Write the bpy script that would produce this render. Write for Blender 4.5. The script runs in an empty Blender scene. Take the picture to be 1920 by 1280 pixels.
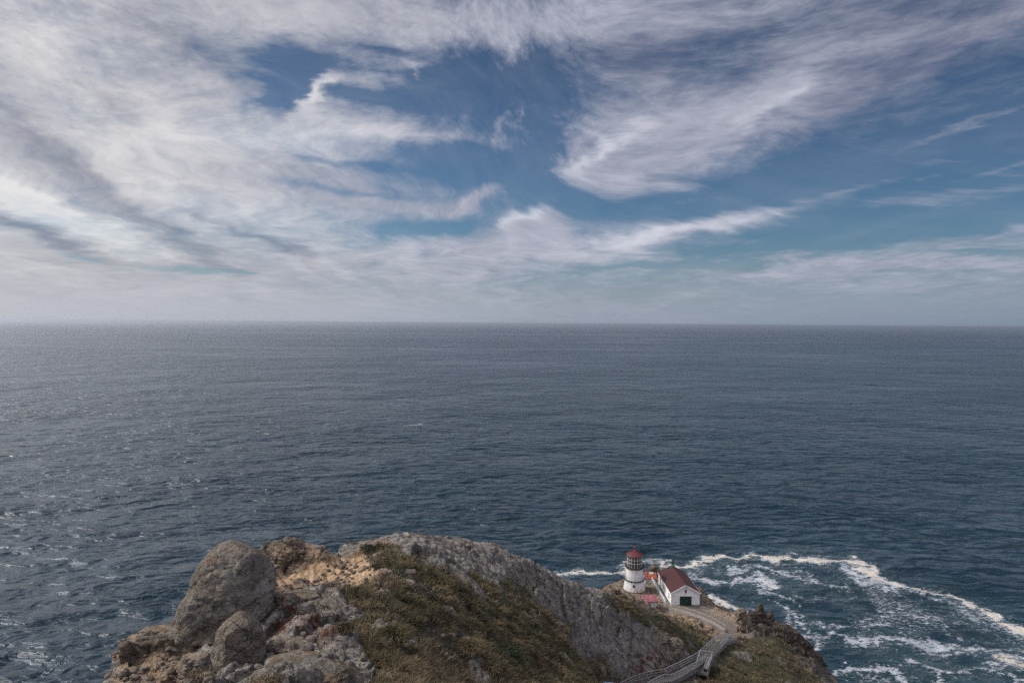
import bpy, bmesh, math, random
import numpy as np
from mathutils import Vector, Matrix
random.seed(7); rng = np.random.default_rng(11)
R = math.radians
SC = bpy.context.scene; COL = SC.collection
H = 140.0            # eye height above the sea
F = 1280.0           # focal length in photo pixels (24 mm)
PITCH, ROLL = 1.51, 0.42

# ------------------------------------------------------------------ camera
cd = bpy.data.cameras.new("camera"); cam = bpy.data.objects.new("camera", cd); COL.objects.link(cam)
cd.lens = 24; cd.sensor_width = 36; cd.clip_start = 0.5; cd.clip_end = 250000
MC = Matrix.Rotation(R(90 - PITCH), 4, 'X') @ Matrix.Rotation(R(ROLL), 4, 'Z')
cam.matrix_world = Matrix.Translation((0, 0, H)) @ MC
SC.camera = cam
C3 = np.array(MC.to_3x3())

def P(px, py, Y):
    "world point on the sight line of photo pixel (px,py) at forward distance Y"
    d = C3 @ np.array([(px - 960) / F, -(py - 640) / F, -1.0])
    d = d / d[1] * Y
    return Vector((d[0], d[1], d[2] + H))
def proj(x, y, z):
    "world -> photo pixel"
    q = np.stack([x, y, z - H], -1) @ C3
    w = np.maximum(-q[..., 2], 1e-3)
    return 960 + F * q[..., 0] / w, 640 - F * q[..., 1] / w

# ------------------------------------------------------------------ light
SUN_EL, SUN_AZ = 42.0, -72.0      # azimuth measured from +Y, negative to the left
sd = bpy.data.lights.new("sun", 'SUN'); sun = bpy.data.objects.new("sun", sd); COL.objects.link(sun)
sd.energy = 2.8; sd.angle = R(2.5); sd.color = (1.0, 0.93, 0.84)
sv = Vector((math.sin(R(SUN_AZ)) * math.cos(R(SUN_EL)), math.cos(R(SUN_AZ)) * math.cos(R(SUN_EL)), math.sin(R(SUN_EL))))
sun.rotation_euler = (-sv).to_track_quat('-Z', 'Y').to_euler(); sun.location = (-60, 0, H + 60)
SC.view_settings.view_transform = 'Standard'; SC.view_settings.look = 'None'
SC.view_settings.exposure = 0.0; SC.view_settings.gamma = 1.0
SC.cycles.use_denoising = False; SC.cycles.sample_clamp_direct = 1.6; SC.cycles.sample_clamp_indirect = 2.0
SC.cycles.volume_bounces = 0; SC.cycles.max_bounces = 6

# ------------------------------------------------------------------ node helper
class NT:
    def __init__(s, tree): s.t = tree; s.n = tree.nodes; s.l = tree.links
    def add(s, typ, **kw):
        n = s.n.new(typ)
        for k, v in kw.items(): setattr(n, k, v)
        return n
    def put(s, sock, v):
        if v is None: return
        if isinstance(v, bpy.types.NodeSocket): s.l.new(v, sock)
        else: sock.default_value = v
    def m(s, op, a, b=None, c=None, clamp=False):
        n = s.add('ShaderNodeMath', operation=op, use_clamp=clamp)
        for i, v in enumerate((a, b, c)): s.put(n.inputs[i], v)
        return n.outputs[0]
    def vm(s, op, a, b=None, sc=None):
        n = s.add('ShaderNodeVectorMath', operation=op)
        s.put(n.inputs[0], a); s.put(n.inputs[1], b)
        if sc is not None: s.put(n.inputs[3], sc)
        return n.outputs['Value'] if op in ('DOT_PRODUCT', 'LENGTH') else n.outputs[0]
    def xyz(s, x, y, z):
        n = s.add('ShaderNodeCombineXYZ')
        for i, v in enumerate((x, y, z)): s.put(n.inputs[i], v)
        return n.outputs[0]
    def sep(s, v):
        n = s.add('ShaderNodeSeparateXYZ'); s.put(n.inputs[0], v); return n.outputs
    def mp(s, v, loc=(0, 0, 0), rot=(0, 0, 0), sc=(1, 1, 1), typ='POINT'):
        n = s.add('ShaderNodeMapping', vector_type=typ); s.put(n.inputs[0], v)
        n.inputs[1].default_value = loc; n.inputs[2].default_value = rot; n.inputs[3].default_value = sc
        return n.outputs[0]
    def noise(s, v, scale, detail=4, rough=0.5, dist=0.0, lac=2.0, col=False):
        n = s.add('ShaderNodeTexNoise'); s.put(n.inputs['Vector'], v)
        s.put(n.inputs['Scale'], scale); n.inputs['Detail'].default_value = detail
        n.inputs['Roughness'].default_value = rough; n.inputs['Distortion'].default_value = dist
        n.inputs['Lacunarity'].default_value = lac
        return n.outputs['Color'] if col else n.outputs['Fac']
    def vor(s, v, scale, feature='F1', rand=1.0, out='Distance'):
        n = s.add('ShaderNodeTexVoronoi', feature=feature); s.put(n.inputs['Vector'], v)
        n.inputs['Scale'].default_value = scale; n.inputs['Randomness'].default_value = rand
        return n.outputs[out]
    def rng(s, v, a, b, c=0.0, d=1.0, smooth=False):
        n = s.add('ShaderNodeMapRange'); n.interpolation_type = 'SMOOTHSTEP' if smooth else 'LINEAR'
        s.put(n.inputs[0], v)
        for i, x in enumerate((a, b, c, d)): s.put(n.inputs[1 + i], x)
        return n.outputs[0]
    def mix(s, f, a, b, mode='MIX'):
        n = s.add('ShaderNodeMix', data_type='RGBA', blend_type=mode)
        s.put(n.inputs[0], f)
        for k, v in ((6, a), (7, b)):
            if isinstance(v, (tuple, list)): v = tuple(v) + (1,) * (4 - len(v))
            s.put(n.inputs[k], v)
        return n.outputs[2]
    def ramp(s, v, stops, interp='LINEAR'):
        n = s.add('ShaderNodeValToRGB'); s.put(n.inputs[0], v); cr = n.color_ramp; cr.interpolation = interp
        while len(cr.elements) < len(stops): cr.elements.new(0.5)
        for e, (p, c) in zip(cr.elements, stops):
            e.position = p; e.color = (c, c, c, 1) if isinstance(c, (int, float)) else tuple(c) + (1,)
        return n.outputs[0]
    def attr(s, name, out='Fac'):
        n = s.add('ShaderNodeAttribute', attribute_name=name); return n.outputs[out]
    def bump(s, h, dist=1.0, strength=1.0, normal=None):
        n = s.add('ShaderNodeBump'); s.put(n.inputs['Height'], h)
        s.put(n.inputs['Distance'], dist); s.put(n.inputs['Strength'], strength); s.put(n.inputs['Normal'], normal)
        return n.outputs[0]

def srgb(r, g, b):
    f = lambda c: (c / 255 / 12.92) if c / 255 <= 0.04045 else ((c / 255 + 0.055) / 1.055) ** 2.4
    return (f(r), f(g), f(b))

# ------------------------------------------------------------------ world: sky with high cirrus
W = bpy.data.worlds.new("World"); SC.world = W; W.use_nodes = True
W.cycles.sampling_method = 'MANUAL'; W.cycles.sample_map_resolution = 512
w = NT(W.node_tree); w.n.clear()
SKY_K = 0.10
def build_world():
    d = w.add('ShaderNodeTexCoord').outputs['Generated']
    x, y, z = w.sep(d)
    sky = w.add('ShaderNodeTexSky', sky_type='NISHITA'); sky.sun_disc = False
    sky.sun_elevation = R(SUN_EL); sky.sun_rotation = R(SUN_AZ); sky.altitude = 100
    sky.air_density = 1.2; sky.dust_density = 0.8; sky.ozone_density = 2.0
    az = w.m('ARCTAN2', x, y)
    hl = w.m('SQRT', w.m('ADD', w.m('MULTIPLY', x, x), w.m('MULTIPLY', y, y)))
    te = w.m('DIVIDE', z, w.m('MAXIMUM', hl, 0.05))
    uv = w.xyz(az, te, 0.0)
    # cloud-sheet coordinates: where the sight line meets a layer far above
    zz = w.m('ADD', w.m('MAXIMUM', z, 0.0), 0.09)
    pl = w.xyz(w.m('DIVIDE', x, zz), w.m('DIVIDE', y, zz), 0.0)
    wc = w.noise(pl, 0.9, 3, 0.5, col=True)
    wv = w.vm('SCALE', w.vm('SUBTRACT', wc, (0.5, 0.5, 0.5)), sc=1.0)
    side = w.rng(az, -0.12, 0.14, 0.0, 1.0, True)
    uL = w.mp(uv, rot=(0, 0, R(-9)), sc=(1.15, 2.7, 1)); uR = w.mp(uv, rot=(0, 0, R(-33)), sc=(1.0, 3.6, 1)); 
    uLow = w.mp(uv, rot=(0, 0, R(-4)), sc=(1.0, 5.0, 1))
    hi = w.rng(te, 0.10, 0.22, 0.0, 1.0, True)
    fib = w.vm('ADD', w.vm('SCALE', uLow, sc=w.m('SUBTRACT', 1.0, hi)), w.vm('SCALE', w.vm('ADD', w.vm('SCALE', uL, sc=w.m('SUBTRACT', 1.0, side)), w.vm('SCALE', uR, sc=side)), sc=hi))
    wf = w.noise(fib, 9.0, 6, 0.62, col=True)
    wfv = w.vm('SUBTRACT', wf, (0.5, 0.5, 0.5))
    uvw = w.vm('ADD', w.vm('ADD', uv, w.vm('MULTIPLY', wv, (0.10, 0.04, 0))), w.vm('MULTIPLY', wfv, (0.12, 0.035, 0)))
    def acc(blobs, tot=None):
        first = tot is None
        for (px, py, a, b, ang, wt) in blobs:
            dv = C3 @ np.array([(px - 960) / F, -(py - 640) / F, -1.0])
            ca = math.atan2(dv[0], dv[1]); ct = dv[2] / math.hypot(dv[0], dv[1])
            s = math.cos(ca)
            src = uvw
            if tot is not None:   # chained, so that the shader evaluates one bank after another
                vn = w.add('ShaderNodeVectorMath', operation='MULTIPLY_ADD'); w.put(vn.inputs[0], tot); vn.inputs[1].default_value = (1e-7, 1e-7, 0); w.put(vn.inputs[2], uvw); src = vn.outputs[0]
            q = w.mp(src, (ca, ct, 0), (0, 0, R(-ang)), (a / F * s * 1.05, b / F * s, 1), 'TEXTURE')
            g = w.m('POWER', 0.3679, w.vm('DOT_PRODUCT', q, q))
            tot = w.m('MULTIPLY', g, wt) if tot is None else w.m('MULTIPLY_ADD', g, wt, tot)
        return tot
    M = acc(CLOUD)
    SH = w.m('SUBTRACT', acc(SHADE, M), M)
    n1 = w.noise(w.vm('ADD', w.mp(pl, rot=(0, 0, R(12)), sc=(1.5, 0.28, 1)), wv), 1.6, 10, 0.62, 0.6)
    n2 = w.noise(w.vm('ADD', w.mp(pl, (3, 1, 5), (0, 0, R(-38)), (2.6, 0.5, 1)), wv), 2.2, 9, 0.6, 0.5)
    n3 = w.noise(w.vm('ADD', fib, w.vm('SCALE', wv, sc=0.25)), 7.0, 10, 0.66, 0.4)
    n4 = w.noise(w.vm('ADD', fib, w.vm('SCALE', wv, sc=0.25)), 26.0, 8, 0.7, 0.2)
    n = w.m('ADD', w.m('MULTIPLY', n1, 0.22), w.m('ADD', w.m('MULTIPLY', n2, 0.16), w.m('ADD', w.m('MULTIPLY', n3, 0.42), w.m('MULTIPLY', n4, 0.24))))
    hb = w.rng(te, 0.0, 0.125, 1.0, 0.0, True)
    low = w.m('MULTIPLY', hb, w.rng(az, -0.2, 0.75, 1.0, 0.72, True))
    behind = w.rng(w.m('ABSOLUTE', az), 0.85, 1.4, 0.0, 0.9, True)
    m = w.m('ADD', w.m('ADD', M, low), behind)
    amp = w.rng(te, 0.0, 0.10, 0.9, 2.6, True)
    dn = w.m('ADD', w.m('MULTIPLY', m, 1.12), w.m('MULTIPLY', w.m('SUBTRACT', n, 0.5), w.m('MULTIPLY', amp, 1.3)))
    dens = w.m('MAXIMUM', w.rng(dn, -0.25, 1.45, 0.0, 1.0, True), w.m('MULTIPLY', w.rng(w.m('ADD', n1, n3), .7, 1.3), .16))
    dens = w.m('MAXIMUM', dens, w.rng(te, 0.0, 0.13, 0.85, 0.0, True))
    # blue between the clouds
    blue = w.mix(1.0, sky.outputs[0], w.mix(w.rng(te, 0.05, 0.38, 0.0, 1.0), SKYTINT_LO, SKYTINT), 'MULTIPLY')
    # cloud radiance: thick parts greyer from below, the side towards the sun warmer and brighter
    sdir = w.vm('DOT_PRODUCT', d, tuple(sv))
    warm = w.rng(az, 0.1, -0.6, 0.0, 1.0, True)
    k = 1.0 / SKY_K
    cb = w.mix(warm, tuple(c * k for c in CL_COOL), tuple(c * k for c in CL_WARM))
    tone = w.m('ADD', SH, w.m('MULTIPLY', w.m('SUBTRACT', n1, 0.5), 0.9))
    tone = w.m('ADD', tone, w.m('MULTIPLY', w.m('SUBTRACT', n3, 0.5), 1.1)); tone = w.m('ADD', tone, w.m('MULTIPLY', w.m('SUBTRACT', n4, 0.5), 0.9))
    f = w.rng(tone, -0.8, 0.8, 0.0, 1.0)
    lit = w.mix(f, CL_LO, CL_HI)
    cloud = w.mix(1.0, cb, lit, 'MULTIPLY')
    bk = w.m('ADD', w.rng(w.m('ABSOLUTE', az), 0.9, 1.6, 1.0, 2.0, True), w.rng(sdir, .80, 1.0, 0.0, 11.0, True))   # unseen sky behind the viewer and near the sun boosted to light the scene
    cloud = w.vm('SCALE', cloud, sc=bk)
    hz = w.rng(te, 0.0, 0.085, 1.0, 0.0, True)
    hcol = w.mix(w.rng(az, -0.65, 0.65, 0.0, 1.0), tuple(c * k for c in HZ_L), tuple(c * k for c in HZ_R))
    cloud = w.mix(w.m('MULTIPLY', hz, 0.9), cloud, hcol)
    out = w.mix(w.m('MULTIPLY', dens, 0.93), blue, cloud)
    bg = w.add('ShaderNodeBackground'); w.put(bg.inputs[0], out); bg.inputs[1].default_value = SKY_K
    o = w.add('ShaderNodeOutputWorld'); w.l.new(bg.outputs[0], o.inputs[0])
SKYTINT = (0.235, 0.325, 0.42); SKYTINT_LO = (0.32, 0.50, 0.68)
CL_COOL = srgb(188, 190, 205); CL_WARM = srgb(210, 209, 212)
CL_LO = (0.36, 0.38, 0.47); CL_HI = (1.30, 1.28, 1.23)
HZ_L = srgb(192, 194, 204); HZ_R = srgb(134, 150, 174)
# (px, py, half length, half width, angle, weight): banks (+) and gaps (-) of the cirrus sheet
CLOUD = [(100, 230, 560, 400, 0, 1.05), (640, 20, 480, 62, 0, .75), (1300, 15, 480, 60, 0, .55), (960, 60, 120, 30, -8, .4),
 (1120, 325, 75, 55, 40, .45), (1190, 250, 110, 85, -40, .62), (1320, 235, 190, 62, -24, .55), (1180, 110, 120, 90, -60, .34), (1450, 165, 250, 80, -22, .48), (1650, 105, 260, 60, -18, .30), (1850, 40, 200, 26, -26, .5), (1560, 215, 330, 45, -14, .22), (1270, 378, 240, 20, -9, -.62), (1075, 375, 45, 30, 0, -.7),
 (1240, 440, 260, 20, -10, .85), (1330, 420, 150, 12, -12, .5), (1010, 418, 52, 26, -40, .85), (960, 455, 130, 30, -20, .5), (1290, 378, 100, 13, -10, .75), (1050, 440, 22, 40, 10, .5), (860, 470, 330, 42, -4, .6), (1420, 445, 100, 9, -3, .45),
 (1700, 490, 330, 13, 3, .6), (1500, 508, 260, 10, 0, .45), (1800, 455, 190, 18, -6, .5), (1850, 430, 120, 9, -6, .4), (1700, 530, 360, 16, 2, .35), (1860, 222, 220, 9, -13, .5), (1745, 298, 60, 11, 0, .55), (1725, 335, 18, 10, 0, .35),
 (1760, 380, 130, 15, 0, .5), (1640, 342, 60, 10, -10, .42), (1910, 358, 60, 8, 0, .35), (1900, 300, 120, 6, -18, .3), (588, 180, 52, 20, -58, 1.1), (650, 150, 80, 16, 0, .8), (790, 118, 50, 12, -8, .8), (775, 145, 12, 22, 0, .6),
 (965, 110, 26, 26, 0, .5), (935, 240, 14, 62, 12, .45), (985, 215, 12, 40, 0, .4), (895, 365, 60, 18, -26, .85), (760, 258, 130, 13, 3, .75), (700, 230, 120, 22, 0, .35), (560, 330, 260, 70, 6, .42), (760, 385, 140, 22, 8, .5),
 (560, 122, 85, 30, 10, -1.2), (520, 180, 50, 34, 0, -1.1), (690, 190, 70, 12, 4, -.7), (860, 155, 150, 66, -4, -.9), (860, 310, 110, 32, 8, -.7),
 (1012, 190, 26, 110, 0, -.45), (800, 432, 85, 16, -6, -1.0), (1010, 330, 45, 60, 0, -.5), (1290, 497, 110, 9, -2, -.8), (1600, 330, 420, 50, -12, -.4), (1640, 420, 260, 26, -6, -.45), (720, 92, 50, 6, 3, -.6),
 (620, 350, 130, 9, 5, -.6), (640, 300, 130, 7, 3, -.4), (400, 110, 150, 30, 30, -.25), (150, 475, 40, 5, 14, -.9), (395, 515, 80, 6, 6, -.9), (1850, 470, 100, 6, 2, -.6)]
SHADE = [(250, 385, 230, 24, 38, -.62), (90, 300, 150, 32, 42, -.4), (500, 445, 80, 10, 22, -.75), (60, 432, 110, 14, 18, -.7), (350, 90, 120, 40, 20, -.6),
 (210, 185, 60, 30, 45, -.45), (60, 372, 150, 30, 24, 1.1), (170, 430, 100, 18, 18, .6), (230, 300, 70, 60, 40, .2), (90, 90, 260, 90, 40, .35), (1150, 270, 60, 16, -45, .9),
 (1450, 190, 90, 14, -40, .5), (1210, 100, 110, 40, -5, -.8), (1480, 90, 260, 40, -14, -.45), (600, 265, 140, 24, -6, .5), (480, 400, 250, 40, 5, .4), (1000, 405, 60, 16, -35, .8),
 (585, 175, 50, 14, -58, .6), (1250, 435, 200, 14, -9, .7), (300, 500, 300, 20, 4, -.2), (1720, 110, 260, 70, -22, -.75), (420, 250, 160, 40, -5, .4), (380, 400, 40, 5, 10, -.5)]
build_world()
# ------------------------------------------------------------------ numeric noise
_perm = np.random.default_rng(3).permutation(256)
_g3 = np.random.default_rng(4).normal(size=(256, 3)); _g3 /= np.linalg.norm(_g3, axis=1)[:, None]
def perlin(x, y, z):
    xi, yi, zi = np.floor(x).astype(int), np.floor(y).astype(int), np.floor(z).astype(int)
    xf, yf, zf = x - xi, y - yi, z - zi
    f = lambda t: t * t * t * (t * (t * 6 - 15) + 10)
    u, v, s = f(xf), f(yf), f(zf)
    def g(a, b, c):
        h = _perm[(_perm[(_perm[(xi + a) & 255] + yi + b) & 255] + zi + c) & 255]
        k = _g3[h]; return k[..., 0] * (xf - a) + k[..., 1] * (yf - b) + k[..., 2] * (zf - c)
    L = lambda a, b, t: a + (b - a) * t
    return L(L(L(g(0,0,0), g(1,0,0), u), L(g(0,1,0), g(1,1,0), u), v), L(L(g(0,0,1), g(1,0,1), u), L(g(0,1,1), g(1,1,1), u), v), s)
def fbm(x, y, z, sc=1.0, o=4, gain=0.5, ridge=False):
    t = 0; a = 1.0; x, y, z = x / sc, y / sc, z / sc
    for i in range(o):
        n = perlin(x + 17.3 * i, y - 9.1 * i, z + 4.7 * i)
        t = t + a * ((0.5 - 2 * np.abs(n)) if ridge else n); a *= gain; x, y, z = x * 2.03, y * 2.03, z * 2.03
    return t
def worley(x, y, z):
    "nearest cell: random id vector (3), offset to its centre (3), distance to the cell border"
    xi, yi, zi = np.floor(x).astype(int), np.floor(y).astype(int), np.floor(z).astype(int)
    f1 = np.full(x.shape, 9.); f2 = np.full(x.shape, 9.); ID = np.zeros(x.shape, int); V = [np.zeros(x.shape) for _ in range(3)]
    for a in (-1, 0, 1):
        for b in (-1, 0, 1):
            for c in (-1, 0, 1):
                h = _perm[(_perm[(_perm[(xi + a) & 255] + yi + b) & 255] + zi + c) & 255]
                j = _rj[h]; dx, dy, dz = xi + a + j[..., 0] - x, yi + b + j[..., 1] - y, zi + c + j[..., 2] - z
                d = dx * dx + dy * dy + dz * dz; m = d < f1
                f2 = np.where(m, f1, np.minimum(f2, d)); f1 = np.where(m, d, f1); ID = np.where(m, h, ID)
                for k, q in enumerate((dx, dy, dz)): V[k] = np.where(m, q, V[k])
    return _g3[(ID * 7 + 13) & 255], V, np.sqrt(f2) - np.sqrt(f1)
_rj = np.random.default_rng(8).uniform(.08, .92, (256, 3))
def blocks(x, y, z, s, ax=(1, 1, 1), joints=False):
    "blocky fractured relief, about -1..1, with open joints"
    wx = x + s * .22 * perlin(x / s * 1.3, y / s * 1.3, z / s * 1.3); wz = z + s * .22 * perlin(x / s * 1.3 + 9, y / s * 1.3, z / s * 1.3)
    a = (wx * .86 + wz * .5) / (s * ax[0]); b = y / (s * ax[1]); c = (wz * .86 - wx * .5) / (s * ax[2])
    g, V, e = worley(a + 100, b + 100, c + 100)
    r = g[..., 0] * .7 - (g[..., 1] * V[0] + g[..., 2] * V[1] + g[..., 0] * V[2]) * 1.3
    return (r - .9 * sstep(.12, 0, e), sstep(.10, .02, e)) if joints else r - .9 * sstep(.12, 0, e)
def sstep(a, b, x):
    t = np.clip((x - a) / (b - a), 0, 1); return t * t * (3 - 2 * t)
def seg_dist(px, py, pts):
    "distance to a polyline and the index + fraction of its nearest point"
    best = np.full(px.shape, 1e18); idx = np.zeros(px.shape)
    for i in range(len(pts) - 1):
        ax, ay = pts[i][0], pts[i][1]; bx, by = pts[i + 1][0], pts[i + 1][1]
        dx, dy = bx - ax, by - ay
        t = np.clip(((px - ax) * dx + (py - ay) * dy) / (dx * dx + dy * dy + 1e-12), 0, 1)
        d = (px - ax - t * dx) ** 2 + (py - ay - t * dy) ** 2
        m = d < best; best = np.where(m, d, best); idx = np.where(m, i + t, idx)
    return np.sqrt(best), idx
def inside(px, py, poly):
    c = np.zeros(px.shape, bool); n = len(poly)
    for i in range(n):
        x0, y0 = poly[i][:2]; x1, y1 = poly[(i + 1) % n][:2]
        if y0 == y1: continue
        c ^= ((y0 > py) != (y1 > py)) & (px < (x1 - x0) * (py - y0) / (y1 - y0) + x0)
    return c
def pmask(px, py, poly, soft=6.0, nz=0):
    "soft inside-ness of a polygon given in photo pixels"
    d, _ = seg_dist(px, py, list(poly) + [poly[0]])
    s = np.where(inside(px, py, poly), d, -d) + nz
    return sstep(-soft, soft, s)

# ------------------------------------------------------------------ object helpers
def link(o, parent=None, **tags):
    COL.objects.link(o)
    if parent is not None: o.parent = parent
    for k, v in tags.items(): o[k] = v
    return o
def tag(o, label=None, category=None, group=None, kind=None):
    for k, v in (('label', label), ('category', category), ('group', group), ('kind', kind)):
        if v: o[k] = v
    return o
def empty(name, loc, rz=0.0, **t):
    o = bpy.data.objects.new(name, None); COL.objects.link(o); o.location = loc; o.rotation_euler = (0, 0, rz)
    return tag(o, **t)
def mesh_np(name, V, faces, mat, attrs=None, smooth=True, parent=None):
    me = bpy.data.meshes.new(name); V = np.asarray(V, np.float32); Fa = np.asarray(faces, np.int32); k = Fa.shape[1]
    me.vertices.add(len(V)); me.vertices.foreach_set('co', V.ravel())
    me.loops.add(Fa.size); me.loops.foreach_set('vertex_index', Fa.ravel())
    me.polygons.add(len(Fa)); me.polygons.foreach_set('loop_start', np.arange(0, Fa.size, k, dtype=np.int32))
    me.polygons.foreach_set('loop_total', np.full(len(Fa), k, np.int32))
    if smooth: me.polygons.foreach_set('use_smooth', np.ones(len(Fa), bool))
    me.update(calc_edges=True)
    for nm, a in (attrs or {}).items():
        at = me.attributes.new(nm, 'FLOAT', 'POINT'); at.data.foreach_set('value', np.asarray(a, np.float32).ravel())
    if mat: me.materials.append(mat)
    o = bpy.data.objects.new(name, me); link(o, parent); return o
def gridfaces(nr, nc, wrap=False):
    i = np.arange(nr - 1)[:, None]; j = np.arange(nc if wrap else nc - 1)[None]
    j2 = (j + 1) % nc
    return np.stack([i * nc + j, i * nc + j2, (i + 1) * nc + j2, (i + 1) * nc + j], -1).reshape(-1, 4)
def new_mat(name):
    m = bpy.data.materials.new(name); m.use_nodes = True; t = NT(m.node_tree); t.n.clear()
    b = t.add('ShaderNodeBsdfPrincipled'); o = t.add('ShaderNodeOutputMaterial'); t.l.new(b.outputs[0], o.inputs[0])
    return m, t, b

# ------------------------------------------------------------------ sea
FOAM = [  # (polyline in photo px, half width px, strength, sparkle)
 ([(1050,1082),(1085,1077),(1110,1073),(1150,1071),(1180,1066)], 9, 1.0),
 ([(1160,1060),(1178,1058)], 5, .9), ([(1205,1055),(1240,1050),(1268,1053)], 7, .85),
 ([(1240,1062),(1275,1064),(1310,1058),(1345,1043),(1380,1046),(1420,1040),(1448,1045)], 9, 1.05),
 ([(1448,1045),(1480,1044),(1520,1050),(1555,1052),(1585,1052),(1615,1060),(1640,1078),(1665,1096),(1700,1104),(1740,1106),(1790,1122),(1850,1150),(1930,1190)], 10, 1.05),
 ([(1560,1052),(1600,1075),(1630,1095),(1690,1108),(1760,1125),(1840,1158),(1930,1200)], 12, .7),
 ([(1290,1076),(1330,1086),(1370,1090),(1420,1087),(1455,1095)], 7, .8), ([(1420,1087),(1440,1108),(1480,1120),(1500,1135)], 7, .75),
 ([(1370,1072),(1420,1068),(1470,1075),(1520,1095),(1590,1102)], 6, .7), ([(1460,1065),(1510,1072),(1500,1086)], 6, .6),
 ([(1330,1126),(1350,1128),(1380,1137),(1400,1146)], 9, 1.0), ([(1330,1122),(1345,1140),(1375,1150)], 7, .9),
 ([(1455,1133),(1490,1155),(1520,1172),(1545,1168),(1590,1180)], 8, .7),
 ([(1470,1158),(1500,1178),(1525,1195),(1560,1190),(1600,1202)], 12, .75), ([(1525,1178),(1532,1212)], 8, .8),
 ([(1540,1170),(1580,1180),(1620,1170),(1660,1165)], 9, .55), ([(1600,1160),(1660,1148),(1700,1170)], 18, .42),
 ([(1640,1120),(1680,1140),(1700,1170)], 20, .4), ([(1500,1120),(1580,1130),(1640,1160)], 20, .36), ([(1700,1150),(1780,1170),(1800,1200)], 22, .38),
 ([(1600,1200),(1700,1200),(1760,1215),(1860,1222),(1930,1222)], 7, .75), ([(1740,1208),(1800,1213),(1860,1225)], 10, .7),
 ([(1700,1240),(1760,1252),(1850,1258),(1900,1250)], 6, .75), ([(1760,1252),(1757,1285)], 8, .9), ([(1860,1235),(1930,1250)], 16, .9), ([(1850,1255),(1900,1275),(1925,1290)], 7, .7),
 ([(1565,1268),(1600,1258),(1650,1258),(1700,1270),(1720,1290)], 7, .8), ([(1600,1275),(1660,1282)], 14, .5),
 ([(1780,1190),(1860,1205),(1930,1205)], 16, .38), ([(1800,1165),(1870,1190),(1930,1215)], 22, .4)]
CHURN = [(1290,1066),(1450,1050),(1600,1062),(1700,1108),(1930,1195),(1960,1330),(1560,1330),(1520,1230),(1480,1180),(1390,1145),(1320,1112)]
WV = (36.0, 8.5, 6.6, 6.0, .6)
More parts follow.
